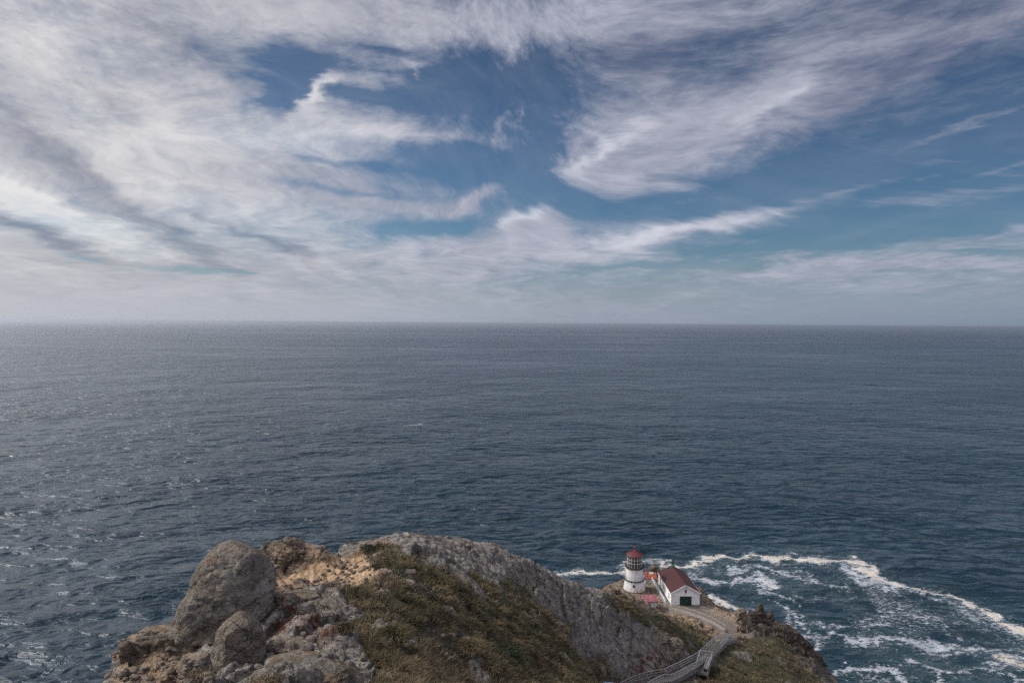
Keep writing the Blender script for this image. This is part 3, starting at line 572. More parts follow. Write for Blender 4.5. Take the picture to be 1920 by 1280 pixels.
def make_terrain():
    u = np.concatenate([np.linspace(-2.6, -.64, 70)[:-1], np.linspace(-.64, .56, 640), np.linspace(.56, 2.6, 80)[1:]])
    r1 = np.geomspace(24, 190, 640); r = np.concatenate([np.linspace(-50, 20, 24), r1])
    U, Y = np.meshgrid(u, r)
    X = np.where(Y > 24, U * Y, 0)
    X = U * np.maximum(Y, 24) * (1 + np.clip((24 - Y) / 60, 0, 1) * 1.2)
    x, y, z, ms, dout = terrain_points(X, Y)
    # widen the coarse skirt so that the cliffs reach the water on every side
    m, t, b = new_mat("headland_ground")
    g = t.add('ShaderNodeNewGeometry').outputs['Position']
    A = {k: t.attr(k) for k in ('grass', 'sand', 'tan', 'red', 'dirt', 'road', 'dark', 'joint')}
    c, h = rock_color(t, g, A['tan'], A['red'])
    c = t.mix(t.m('MULTIPLY', A['joint'], .6), c, (.035, .028, .02))
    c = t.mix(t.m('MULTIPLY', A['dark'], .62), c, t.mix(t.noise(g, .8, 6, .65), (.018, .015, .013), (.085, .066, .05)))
    n2 = t.noise(g, 1.7, 7, .65); n3 = t.noise(g, 9, 5, .65)
    sand = t.mix(t.rng(t.noise(t.mp(g, rot=(0, 0, .4), sc=(2.4, .6, 1.2)), 1.4, 7, .65, .6), .36, .62), (.20, .125, .068), (.43, .30, .18))
    sand = t.mix(t.m('MULTIPLY', t.rng(n3, .56, .68), .6), sand, (.14, .095, .06))
    c = t.mix(t.m('MULTIPLY', A['sand'], t.rng(n2, .20, .34)), c, sand)
    soil = t.mix(t.rng(n2, .35, .65), (.030, .024, .017), (.085, .062, .040))
    gr = t.mix(t.rng(t.noise(g, .5, 5, .6), .35, .65), (.030, .030, .015), (.075, .062, .034))
    gr = t.mix(t.m('MULTIPLY', t.rng(n3, .5, .68), .5), gr, (.10, .085, .05))
    gr = t.mix(A['dirt'], gr, soil)
    c = t.mix(t.m('MAXIMUM', A['grass'], A['dirt']), c, gr)
    rd = t.mix(t.rng(n2, .3, .7), (.10, .083, .070), (.17, .143, .12))
    rd = t.mix(t.m('MULTIPLY', t.rng(n3, .5, .7), .35), rd, (.09, .075, .06))
    c = t.mix(A['road'], c, rd)
    t.put(b.inputs['Base Color'], c); b.inputs['Roughness'].default_value = .92; b.inputs['Specular IOR Level'].default_value = .25
    hh = t.m('ADD', t.m('MULTIPLY', h, t.m('SUBTRACT', 1.0, t.m('MULTIPLY', t.m('MAXIMUM', A['road'], t.m('MAXIMUM', A['grass'], A['sand'])), .85))), t.m('MULTIPLY', n3, .06))
    t.put(b.inputs['Normal'], t.bump(hh, 1.0, .9))
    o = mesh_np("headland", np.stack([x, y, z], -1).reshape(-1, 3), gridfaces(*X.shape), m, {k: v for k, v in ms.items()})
    if o.data.polygons[50000].normal.z < 0: o.data.flip_normals()
    tag(o, kind='structure')
    return o, x, y, z, ms
TERR, TX, TY, TZ, TM = make_terrain()
def ground(x, y):
    "terrain height under a world point"
    a = np.array([[float(x)]]); b = np.array([[float(y)]])
    return float(terrain_points(a, b)[2][0, 0])
# ------------------------------------------------------------------ boulders and crags
def rock_mat(name, tan=0.0, red=0.0, moss=0.5, dark=1.0):
    m, t, b = new_mat(name)
    g = t.add('ShaderNodeNewGeometry').outputs['Position']; nrm = t.sep(t.add('ShaderNodeNewGeometry').outputs['Normal'])
    rn = t.noise(t.vm('ADD', g, (3, 9, 2)), .55, 5, .65, 1.2)
    low = t.attr('low')
    rmask = t.m('MULTIPLY', t.rng(rn, .47, .56), t.m('MULTIPLY', t.rng(low, .3, .8), red)) if red else None
    tmask = t.m('MULTIPLY', t.rng(rn, .35, .6), tan) if tan else None
    c, h = rock_color(t, g, tmask, rmask, 1.25, .8 if red >= 1 else .3, .22)
    c = t.mix(t.m('MULTIPLY', t.rng(t.noise(g, .45, 5, .65, .8), .48, .62), .55), c, (.10, .078, .06))
    mo = t.m('MULTIPLY', t.m('MULTIPLY', t.rng(t.m('SUBTRACT', nrm[2], t.m('MULTIPLY', nrm[0], .5)), .25, .9), t.rng(t.noise(g, 2.2, 7, .72), .42, .58)), moss)
    c = t.mix(mo, c, t.mix(t.rng(t.noise(g, 1.1, 3), .4, .6), (.105, .092, .048), (.155, .088, .035)))
    if dark != 1.0: c = t.mix(1.0, c, (dark, dark * .96, dark * .92), 'MULTIPLY')
    t.put(b.inputs['Base Color'], c); b.inputs['Roughness'].default_value = .93; b.inputs['Specular IOR Level'].default_value = .25
    t.put(b.inputs['Normal'], t.bump(h, 1.0, .8))
    return m
RM = {'grey': rock_mat('grey_rock', 0, .9, .8), 'tan': rock_mat('tan_rock', .85, .1, .3), 'red': rock_mat('red_stained_rock', .1, 1.0, .4, 1.05),
      'dark': rock_mat('dark_rock', .6, .15, .35, .62), 'crag': rock_mat('crag_rock', .25, .8, .5, .5), 'pale': rock_mat('pale_rock', .12, .35, .5, 1.22)}
def loft_rock(name, label, prof, Y, mat='grey', thick=.75, rough=.10, facets=9, seed=1, group=None, cat='rock', blk=1.0, lean=0.0, nr=72, nl=56, grp=None, planes=None):
    rg = np.random.default_rng(seed)
    prof = sorted(prof); pz = []
    for py, xl, xr in prof:
        a = P(xl, py, Y); b = P(xr, py, Y); pz.append((a.z, a.x, b.x))
    zt, zb = pz[0][0], pz[-1][0]; hgt = zt - zb
    # levels crowd towards the top so that the cap closes roundly
    s = np.linspace(0, 1, nl) ** 1.5; zz = zt - s * hgt
    za = np.array([p[0] for p in pz])[::-1]; L = np.interp(zz, za, np.array([p[1] for p in pz])[::-1]); Rr = np.interp(zz, za, np.array([p[2] for p in pz])[::-1])
    cap = np.sqrt(np.clip(s / .03, 0, 1)); cx = (L + Rr) / 2; a = (Rr - L) / 2 * cap
    th = np.linspace(0, 2 * np.pi, nr, endpoint=False)
    n = 2.3; ct, st = np.cos(th), np.sin(th)
    rr = (np.abs(ct) ** n + np.abs(st) ** n) ** (-1 / n)
    amax = np.maximum.accumulate(a) * .5 + a * .5
    X = cx[:, None] + a[:, None] * (rr * ct)[None]
    Yy = Y + (amax * thick)[:, None] * (rr * st)[None] + (s * hgt * lean)[:, None] * -1.0
    Z = np.repeat(zz[:, None], nr, 1)
    # flat broken faces
    c0 = np.array([cx.mean(), Y, zb + hgt * .45]); sc = np.array([max((Rr - L).max() / 2, .1), max((Rr - L).max() / 2 * thick, .1), hgt * .55])
    Q = (np.stack([X, Yy, Z], -1) - c0) / sc
    pls = list(planes or [])
    for k in range(facets):
        v = rg.normal(size=3); v[1] = -abs(v[1]) * 1.3 if k % 3 else v[1]; v[2] *= .7; v /= np.linalg.norm(v); pls.append((*v, rg.uniform(.74, .93)))
    for a0, a1, a2, cutf in pls:
        v = np.array([a0, a1, a2], float); v /= np.linalg.norm(v)
        dmax = (Q @ v).max(); e = np.maximum(Q @ v - dmax * cutf, 0); Q = Q - e[..., None] * v * .97
    PT = Q * sc + c0; X, Yy, Z = PT[..., 0], PT[..., 1], PT[..., 2]
    R0 = max((Rr - L).max() / 2, .2)
    def nzz(o): return fbm(X + o, Yy + seed, Z, R0 * .9, 5, .55) + .6 * fbm(X * .6, Yy + o, Z * 1.5, R0 * .5, 4, .55, ridge=True)
    amp = rough * R0 * 1.6 * np.clip(s * 12, .25, 1)[:, None]
    dirx = (X - c0[0]) / (np.abs(X - c0[0]).max() + 1e-6); diry = (Yy - Y) / (np.abs(Yy - Y).max() + 1e-6)
    def ny(o): return nzz(o) + .45 * fbm(X + o, Yy, Z * 1.2, R0 * .16 + .1, 4, .62)
    nn = ny(0); X = X + amp * nn * dirx * .7; Yy = Yy + amp * ny(31) * diry * 1.3; Z = Z + amp * nzz(77) * .35
    bb = (blocks(X, Yy, Z, R0 * .55, (1.2, 1, .9)) * .11 + blocks(X, Yy, Z, R0 * .2, (1.2, 1, .9)) * .045) * R0 * blk * np.clip(s * 12, .2, 1)[:, None]
    X = X + bb * dirx; Yy = Yy + bb * diry * 1.2; Z = Z + bb * .3 * np.sign(.6 - s)[:, None]
    V = np.stack([X, Yy, Z], -1).reshape(-1, 3); top = V[:nr].mean(0)
    V = np.concatenate([V, [top]]); Fa = gridfaces(nl, nr, True)
    low = np.concatenate([np.repeat(s, nr), [0]])
    base = np.array([c0[0], Y, zb + 0.1]); 
    me_faces = Fa[:, ::-1]
    o = mesh_np(name, V - base, me_faces, RM[mat], {'low': low}); o.location = base
    bm = bmesh.new(); bm.from_mesh(o.data); bm.verts.ensure_lookup_table(); t_ = bm.verts[nr * nl]
    for i in range(nr): f = bm.faces.new((bm.verts[i], bm.verts[(i + 1) % nr], t_)); f.smooth = True
    bmesh.ops.recalc_face_normals(bm, faces=bm.faces); bm.to_mesh(o.data); bm.free()
    return tag(o, label, cat, grp)
loft_rock('boulder', 'tallest grey boulder, rounded top with rusty lichen, at the left end of the headland',
  [(1010,428,434),(1016,414,448),(1025,402,468),(1038,389,488),(1050,380,502),(1075,369,514),(1100,361,516),(1130,350,512),(1160,336,505),(1190,322,497),(1240,290,500),(1300,250,520)], 45.5, 'grey', .7, .05, 2, 3, cat='boulder', blk=.28, lean=.12, nr=170, nl=140, planes=[(.35,-1,.1,.60),(-.75,-.9,.2,.60),(.95,-.45,.45,.82),(-.95,.1,.35,.9)])
loft_rock('boulder', 'smaller peaked grey boulder with an orange left flank, in front of the tallest boulder',
  [(1143,448,453),(1151,438,464),(1163,424,479),(1180,410,490),(1198,404,497),(1230,394,498),(1262,390,488),(1310,384,478)], 36, 'red', .9, .05, 2, 14, cat='boulder', blk=.3, lean=.1, nr=130, nl=100, planes=[(.45,-1,.2,.64),(-.9,-.8,.3,.62),(.9,-.3,.5,.82)])
loft_rock('rock_knob', 'dark rounded rock knob at the far left tip of the tan crag', [(1201,230,242),(1210,226,248),(1228,226,250),(1250,228,266),(1285,226,300)], 42.5, 'dark', .9, .1, 6, 5)
loft_rock('rock_slab', 'tan broken rock sloping down left from the tallest boulder', [(1168,302,326),(1178,272,345),(1195,254,372),(1220,248,385),(1260,240,392),(1310,236,400)], 44, 'tan', .45, .12, 9, 8, lean=.2, nr=100)
loft_rock('rock_slab', 'pale grey block left of the small peaked boulder at the bottom edge', [(1225,352,388),(1236,340,392),(1256,330,394),(1310,312,400)], 34, 'pale', .8, .1, 8, 21)
loft_rock('rock_slab', 'low grey rock with a tan top right beside the small peaked boulder', [(1191,508,528),(1200,498,552),(1214,494,585),(1240,492,612),(1300,488,640)], 37, 'pale', .7, .09, 8, 23, nr=90)
loft_rock('rock_slab', 'broad grey slab at the bottom edge, lowest of the rocks near the small boulder', [(1233,500,560),(1240,494,606),(1254,490,640),(1275,486,668),(1320,480,700)], 31, 'grey', .6, .09, 8, 29, nr=90)
loft_rock('fractured_rock', 'red-streaked fractured rock wedged right behind the tallest boulder', [(1105,518,540),(1112,506,562),(1130,500,574),(1165,494,572),(1215,494,570)], 47, 'red', .6, .09, 10, 31)
loft_rock('fractured_rock', 'rounded grey block standing out of the red-streaked rock', [(1129,566,582),(1140,555,591),(1158,552,592),(1172,554,588),(1205,560,586)], 44.6, 'grey', .7, .07, 6, 33)
loft_rock('fractured_rock', 'pale flat-topped rock above the red crack, next to the sand slope', [(1107,545,572),(1114,532,596),(1128,540,602),(1160,548,598),(1190,545,596)], 48.5, 'pale', .7, .07, 8, 35)
loft_rock('fractured_rock', 'long jagged grey rock above a red stain, left of the grass', [(1124,586,604),(1132,584,632),(1146,582,658),(1160,586,676),(1182,588,680),(1215,590,676)], 46, 'red', .55, .1, 9, 37, nr=90)
loft_rock('fractured_rock', 'low reddish rubble block below the jagged grey rock', [(1178,590,640),(1190,584,658),(1215,580,664),(1250,580,668)], 41.5, 'red', .5, .1, 8, 39)
loft_rock('stone', 'upright grey stone with a dark red notch standing in the grass', [(1133,708,716),(1138,704,722),(1150,706,727),(1164,712,727),(1178,712,724)], 49, 'pale', .8, .08, 6, 41, nr=48, nl=36)
loft_rock('stone', 'long pale stone lying in the grass right of the upright stone', [(1136,820,838),(1141,818,850),(1150,828,857),(1166,836,862)], 54, 'pale', .7, .08, 5, 43, nr=48, nl=36)
loft_rock('stone', 'pale stone at the top edge of the grass below the white sign', [(1087,748,768),(1092,744,778),(1103,752,782),(1114,755,782)], 56, 'pale', .8, .08, 5, 45, nr=48, nl=36)
loft_rock('stone', 'small round stone in the grass between the upright stone and the long pale stone', [(1145,760,766),(1149,757,771),(1156,760,772),(1160,762,772)], 52, 'pale', .8, .08, 4, 47, nr=40, nl=30)
loft_rock('stone', 'pale stone among grass just below the sand slope', [(1113,668,677),(1118,664,681),(1126,668,683),(1134,668,682)], 53, 'pale', .8, .09, 5, 49, nr=40, nl=30)
loft_rock('stone', 'grey stone at the lower edge of the sand slope', [(1094,636,646),(1097,634,650),(1102,634,656),(1112,634,655)], 55.5, 'pale', .8, .09, 5, 51, nr=40, nl=30)
loft_rock('stone', 'pale grey stone lying low in the grass above the blue panel', [(1244,1123,1130),(1248,1121,1134),(1256,1124,1137),(1264,1126,1138)], 76, 'pale', .8, .08, 4, 53, nr=40, nl=30)
loft_rock('crag', 'brown pointed crag standing against the sea above the sand slope', [(1002,538,543),(1007,528,553),(1014,514,562),(1026,502,568),(1045,495,572),(1075,492,590)], 64, 'dark', .55, .1, 10, 55, cat='crag', nr=90)
loft_rock('crag', 'flat rock ledge jutting right from the brown pointed crag', [(1020,570,606),(1023,566,611),(1029,566,609),(1040,566,606),(1062,560,625)], 65, 'tan', .5, .1, 8, 57, cat='crag')
loft_rock('crag', 'small dark outcrop at the top of the sand slope', [(1015,653,664),(1019,650,684),(1028,648,694),(1042,645,694)], 68.5, 'dark', .5, .1, 8, 59, cat='crag')
loft_rock('crag', 'spiky dark rocks on the skyline of the grey ridge', [(1018,912,928),(1024,900,938),(1033,905,949),(1048,905,955)], 84.5, 'dark', .5, .13, 10, 61, cat='crag')
loft_rock('outcrop', 'massive rounded grey rock face stained red at its foot, left of the stairs', [(1158,1130,1182),(1170,1128,1222),(1190,1130,1258),(1212,1140,1285),(1235,1156,1300),(1262,1176,1300),(1300,1190,1285)], 94.5, 'red', .26, .085, 10, 63, cat='outcrop', lean=.3, nr=130, nl=80)
loft_rock('pinnacle', 'tallest dark pinnacle at the right end of the headland', [(1128,1419,1429),(1133,1417,1431),(1140,1416,1432),(1146,1413,1434),(1150,1416,1436),(1160,1411,1439),(1168,1411,1443),(1190,1402,1455),(1225,1396,1475)], 117, 'crag', .55, .17, 8, 65, cat='crag', nr=90, nl=80)
loft_rock('pinnacle', 'tan-edged pinnacle beside the end of the road, left of the tallest one', [(1139,1384,1393),(1145,1380,1399),(1152,1380,1400),(1158,1378,1407),(1170,1380,1409),(1182,1382,1416),(1215,1380,1424)], 114.5, 'tan', .6, .16, 8, 67, cat='crag', nr=90, nl=70)
loft_rock('pinnacle', 'stepped grey crag between the two pinnacles', [(1140,1406,1415),(1146,1404,1420),(1152,1402,1424),(1156,1404,1430),(1170,1398,1434),(1190,1396,1442),(1225,1390,1450)], 116, 'crag', .6, .17, 8, 69, cat='crag', nr=90, nl=70)
loft_rock('pinnacle', 'blocky crag right of the tallest pinnacle', [(1142,1438,1447),(1147,1437,1450),(1153,1439,1451),(1160,1436,1452),(1172,1436,1458),(1190,1436,1478),(1220,1430,1500)], 118, 'crag', .6, .17, 8, 71, cat='crag', nr=90, nl=70)
loft_rock('crag', 'dark ribbed buttress stepping down right below the pinnacles', [(1164,1448,1458),(1170,1444,1476),(1182,1444,1494),(1200,1450,1514),(1225,1460,1532),(1262,1480,1556),(1320,1500,1590)], 113, 'crag', .35, .16, 12, 83, cat='crag', nr=130, nl=110, lean=.25)
loft_rock('sea_rock', 'dark rocky bluff right behind the red-roofed barn', [(1098,1306,1313),(1108,1304,1320),(1122,1304,1330),(1136,1306,1345),(1150,1310,1375)], 152, 'dark', .7, .12, 8, 73, nr=60)
loft_rock('sea_rock', 'black rock pile behind the small orange roof', [(1059.5,1220,1231),(1064,1217,1236),(1073,1217,1237),(1084,1217,1238)], 166, 'dark', .8, .14, 8, 75, nr=60)
loft_rock('stone', 'tan boulder at the foot of the pinnacles beside the stair top', [(1188,1380,1392),(1191,1378,1399),(1197,1379,1400),(1204,1382,1398)], 109.5, 'tan', .9, .08, 5, 77, nr=40, nl=30)

# ------------------------------------------------------------------ simple solids
class MB:
    def __init__(s): s.v = []; s.f = []
    def poly(s, pts, faces):
        n = len(s.v); s.v += [tuple(p) for p in pts]; s.f += [tuple(n + i for i in f) for f in faces]
    def box(s, x0, x1, y0, y1, z0, z1):
        s.poly([(x0,y0,z0),(x1,y0,z0),(x1,y1,z0),(x0,y1,z0),(x0,y0,z1),(x1,y0,z1),(x1,y1,z1),(x0,y1,z1)],
               [(3,2,1,0),(4,5,6,7),(0,1,5,4),(1,2,6,5),(2,3,7,6),(3,0,4,7)])
    def bar(s, a, b, w, h=None):
        "square bar between two points"
        a, b = Vector(a), Vector(b); h = h or w; d = (b - a).normalized()
        side = d.cross(Vector((0, 0, 1))); side = side.normalized() if side.length > 1e-3 else Vector((1, 0, 0))
        up = side.cross(d).normalized(); p = []
        for q in (a, b):
            for i, j in ((-1,-1),(1,-1),(1,1),(-1,1)): p.append(q + side * i * w / 2 + up * j * h / 2)
        s.poly(p, [(3,2,1,0),(4,5,6,7),(0,1,5,4),(1,2,6,5),(2,3,7,6),(3,0,4,7)])
    def frus(s, z0, z1, r0, r1, n=16, c=(0, 0), caps=True, rot=0.0):
        p = []
        for z, r in ((z0, r0), (z1, r1)):
            for i in range(n):
                a = 2 * math.pi * i / n + rot; p.append((c[0] + r * math.cos(a), c[1] + r * math.sin(a), z))
        f = [(i, (i + 1) % n, n + (i + 1) % n, n + i) for i in range(n)]
        if caps: f += [tuple(range(n))[::-1], tuple(range(n, 2 * n))]
        s.poly(p, f)
    def ring(s, z, r, t, n=32, a0=0, a1=2 * math.pi):
        "thin round rail"
        m = max(3, int(n * (a1 - a0) / (2 * math.pi)))
        for i in range(m):
            p = a0 + (a1 - a0) * i / m; q = a0 + (a1 - a0) * (i + 1) / m
            s.bar((r * math.cos(p), r * math.sin(p), z), (r * math.cos(q), r * math.sin(q), z), t)
    def build(s, name, mat, parent=None, smooth=False):
        me = bpy.data.meshes.new(name); me.from_pydata(s.v, [], s.f); me.materials.append(mat)
        if smooth: me.polygons.foreach_set('use_smooth', [True] * len(me.polygons))
        me.update(); o = bpy.data.objects.new(name, me); return link(o, parent)
def paint(name, col, rough=.6, wear=None, wscale=1.5, wamt=(.55, .7), bump=.0, sx=(1, 1, .25)):
    m, t, b = new_mat(name); g = t.add('ShaderNodeTexCoord').outputs['Object']
    n = t.noise(g, 1.1, 5, .6); c = t.mix(t.rng(n, .3, .7), tuple(x * .86 for x in col), tuple(min(1, x * 1.07) for x in col))
    if wear is not None:
        c = t.mix(t.rng(t.noise(t.mp(g, sc=sx), wscale, 6, .68), *wamt), c, wear)
    t.put(b.inputs['Base Color'], c); b.inputs['Roughness'].default_value = rough
    if bump: t.put(b.inputs['Normal'], t.bump(t.noise(g, 9, 4), bump, .6))
    return m
def white_iron():
    m, t, b = new_mat('white_iron'); g = t.add('ShaderNodeTexCoord').outputs['Object']; x, y, z = t.sep(g)
    c = t.mix(t.rng(t.noise(g, 1.2, 5, .6), .3, .7), (.52, .51, .52), (.70, .68, .67))
    st = t.noise(t.mp(g, sc=(1.6, 1.6, .16)), 1.5, 6, .7)
    low = t.m('ADD', t.rng(z, .1, 1.3, .14, 0), t.m('ADD', t.rng(t.m('ABSOLUTE', t.m('SUBTRACT', z, 4.3)), 0, .9, .05, 0), 0))
    c = t.mix(t.rng(t.m('ADD', st, low), .57, .68), c, (.42, .22, .07))
    c = t.mix(t.rng(t.noise(t.mp(g, (3, 3, 3), sc=(3, 3, .3)), 2.0, 5, .7), .56, .72, 0, .6), c, (.33, .31, .31))
    t.put(b.inputs['Base Color'], c); b.inputs['Roughness'].default_value = .6; return m
M_IRON = white_iron()
M_WHITE = paint('white_boards', (.82, .80, .80), .7, (.55, .52, .50), 2.2, (.58, .75))
M_TRIM = paint('white_trim', (.78, .77, .77), .6)
M_BLACK = paint('black_iron', (.035, .033, .035), .6, (.10, .07, .05), 3)
M_REDR = paint('red_cone_paint', (.105, .014, .018), .65, (.17, .055, .045), 3, (.48, .66))
M_MAROON = paint('maroon_shingles', (.050, .0105, .0115), .9, (.034, .010, .010), 5, (.45, .6), .02)
M_PINK = paint('faded_red_roof', (.20, .055, .063), .88, (.34, .17, .17), 3, (.5, .62), .0, (1, 1, 1))
M_ORANGE = paint('orange_red_roof', (.24, .05, .03), .85, (.30, .13, .05), 3, (.5, .65), .0, (1, 1, 1))
M_GREEN = paint('dark_green_paint', (.010, .030, .026), .6)
M_COPPER = paint('green_copper', (.06, .16, .12), .7)
M_GLASSD = paint('dark_window', (.012, .013, .018), .15)
M_WOOD = paint('weathered_wood', (.17, .16, .155), .85, (.09, .085, .08), 4, (.45, .6), .01)
M_WOODB = paint('brown_deck_wood', (.17, .14, .125), .88, (.10, .085, .075), 5, (.45, .6), .01)
M_METAL = paint('galvanised_rail', (.24, .24, .25), .6, (.12, .115, .11), 4)
M_SIDING = paint('old_white_siding', (.60, .58, .57), .8, (.30, .26, .23), 4.5, (.48, .66), 0, (1, 1, .12))
M_CONC = paint('concrete', (.085, .075, .067), .9, (.05, .044, .04), 3, (.5, .65), .01)
def glass():
    m, t, b = new_mat('lantern_glass'); b.inputs['Base Color'].default_value = (.09, .08, .075, 1); b.inputs['Roughness'].default_value = .05
    tr = t.add('ShaderNodeBsdfTransparent'); tr.inputs[0].default_value = (.75, .75, .73, 1); mx = t.add('ShaderNodeMixShader'); mx.inputs[0].default_value = .45
    t.l.new(tr.outputs[0], mx.inputs[1]); t.l.new(b.outputs[0], mx.inputs[2])
    t.l.new(mx.outputs[0], [n for n in t.n if n.type == 'OUTPUT_MATERIAL'][0].inputs[0]); return m
M_GLASS = glass()
# ------------------------------------------------------------------ lighthouse
def lighthouse():
    E = empty('lighthouse', LH, R(11), label='white sixteen-sided iron lighthouse with red conical roof on the rocky terrace', category='lighthouse')
    b = MB(); b.frus(-.5, 0.12, 2.52, 2.50); b.build('base_ring', M_BLACK, E)
    b = MB(); b.frus(.12, 2.25, 2.44, 2.08); b.frus(2.42, 5.0, 1.97, 1.74); b.build('tower_wall', M_IRON, E)
    b = MB(); b.frus(2.25, 2.42, 2.28, 2.30); ga = b.build('gallery', M_BLACK, E)
    b = MB(); b.ring(3.35, 2.42, .035); b.ring(2.95, 2.42, .025)
    for i in range(16):
        a = 2 * math.pi * i / 16; c, s_ = math.cos(a), math.sin(a); b.bar((2.28 * c, 2.28 * s_, 2.3), (2.42 * c, 2.42 * s_, 3.36), .04)
    b.build('railing', M_METAL, ga)
    b = MB(); b.frus(4.92, 5.12, 2.0, 2.14, 32); b.frus(5.12, 5.3, 1.75, 1.75, 16); g2 = b.build('gallery', M_BLACK, E)
    b = MB(); b.ring(5.75, 2.08, .045); b.ring(5.42, 2.08, .04)
    for i in range(24):
        a = 2 * math.pi * i / 24; b.bar((2.08 * math.cos(a), 2.08 * math.sin(a), 5.1), (2.08 * math.cos(a), 2.08 * math.sin(a), 5.77), .045)
    b.build('railing', M_BLACK, g2)
    b = MB(); b.frus(5.3, 7.72, 1.60, 1.60, 16, caps=False); b.build('lantern_glazing', M_GLASS, E)
    b = MB(); z = (5.3, 6.1, 6.9, 7.66)
    for i in range(16):
        a = 2 * math.pi * i / 16; a2 = 2 * math.pi * (i + 1) / 16
        b.bar((1.63 * math.cos(a), 1.63 * math.sin(a), 5.28), (1.63 * math.cos(a), 1.63 * math.sin(a), 7.72), .085)
        for zz in z: b.bar((1.63 * math.cos(a), 1.63 * math.sin(a), zz), (1.63 * math.cos(a2), 1.63 * math.sin(a2), zz), .085)
    b.build('glazing_bars', paint('pale_bars', (.50, .48, .43), .6, (.25, .2, .15), 4), E)
    b = MB(); b.frus(5.0, 5.6, .35, .35, 12)
    for k in range(7): zz = 5.6 + k * .25; r = .62 + .32 * math.sin((k + .5) / 7 * math.pi); b.frus(zz, zz + .19, r, r - .07 if k > 2 else r + .07, 16)
    b.build('lens', paint('bronze_lens', (.12, .10, .07), .25), E)
    b = MB(); b.frus(7.66, 7.78, 1.70, 1.92, 16); b.frus(7.78, 7.88, 1.92, 1.84); b.frus(7.88, 8.34, 1.84, .95); b.frus(8.34, 8.62, .95, .34)
    for i in range(16):
        a = 2 * math.pi * i / 16; c, s_ = math.cos(a), math.sin(a)
        b.bar((1.9 * c, 1.9 * s_, 7.90), (.98 * c, .98 * s_, 8.37), .05); b.bar((.98 * c, .98 * s_, 8.37), (.36 * c, .36 * s_, 8.64), .05)
    rf = b.build('roof', M_REDR, E)
    b = MB(); b.frus(8.6, 8.95, .30, .17, 12); b.frus(8.95, 9.1, .17, .30, 12)
    for k in range(6):
        t0, t1 = k / 6 * math.pi, (k + 1) / 6 * math.pi
        b.frus(9.33 - .27 * math.cos(t0), 9.33 - .27 * math.cos(t1), .27 * math.sin(t0) + .001, .27 * math.sin(t1) + .001, 14)
    b.build('ball_vent', M_REDR, rf)
    b = MB(); b.bar((0, 0, 9.55), (0, 0, 10.7), .035); b.build('lightning_rod', M_BLACK, rf)
    # window on the camera's left-front side
    a = math.radians(-90 - 13 - 11)
    for (z0, z1, r, hw, nm) in ((1.15, 1.78, 2.24, .25, 'window'),):
        f = MB(); c, s_ = math.cos(a), math.sin(a); ty = Vector((-s_, c, 0)); o = Vector((c, s_, 0))
        def q(u, zz, d): return o * (r - (zz - z0) * .17 + .05 + d) + ty * u + Vector((0, 0, zz))
        for u0, u1 in ((-hw - .05, -hw), (hw, hw + .05)): f.bar(q(u0, z0, .03), q(u0, z1, .03), .07)
        f.bar(q(-hw - .05, z0, .03), q(hw + .05, z0, .03), .07); f.bar(q(-hw - .05, z1, .03), q(hw + .05, z1, .03), .07)
        wf = f.build(nm, M_IRON, E)
        p = MB(); p.poly([q(-hw, z0, .02), q(hw, z0, .02), q(hw, z1, .02), q(-hw, z1, .02), q(-hw, z0, -.05), q(hw, z0, -.05), q(hw, z1, -.05), q(-hw, z1, -.05)],
            [(0,1,2,3),(4,7,6,5),(0,4,5,1),(1,5,6,2),(2,6,7,3),(3,7,4,0)]); p.build('pane', M_GLASSD, wf)
lighthouse()
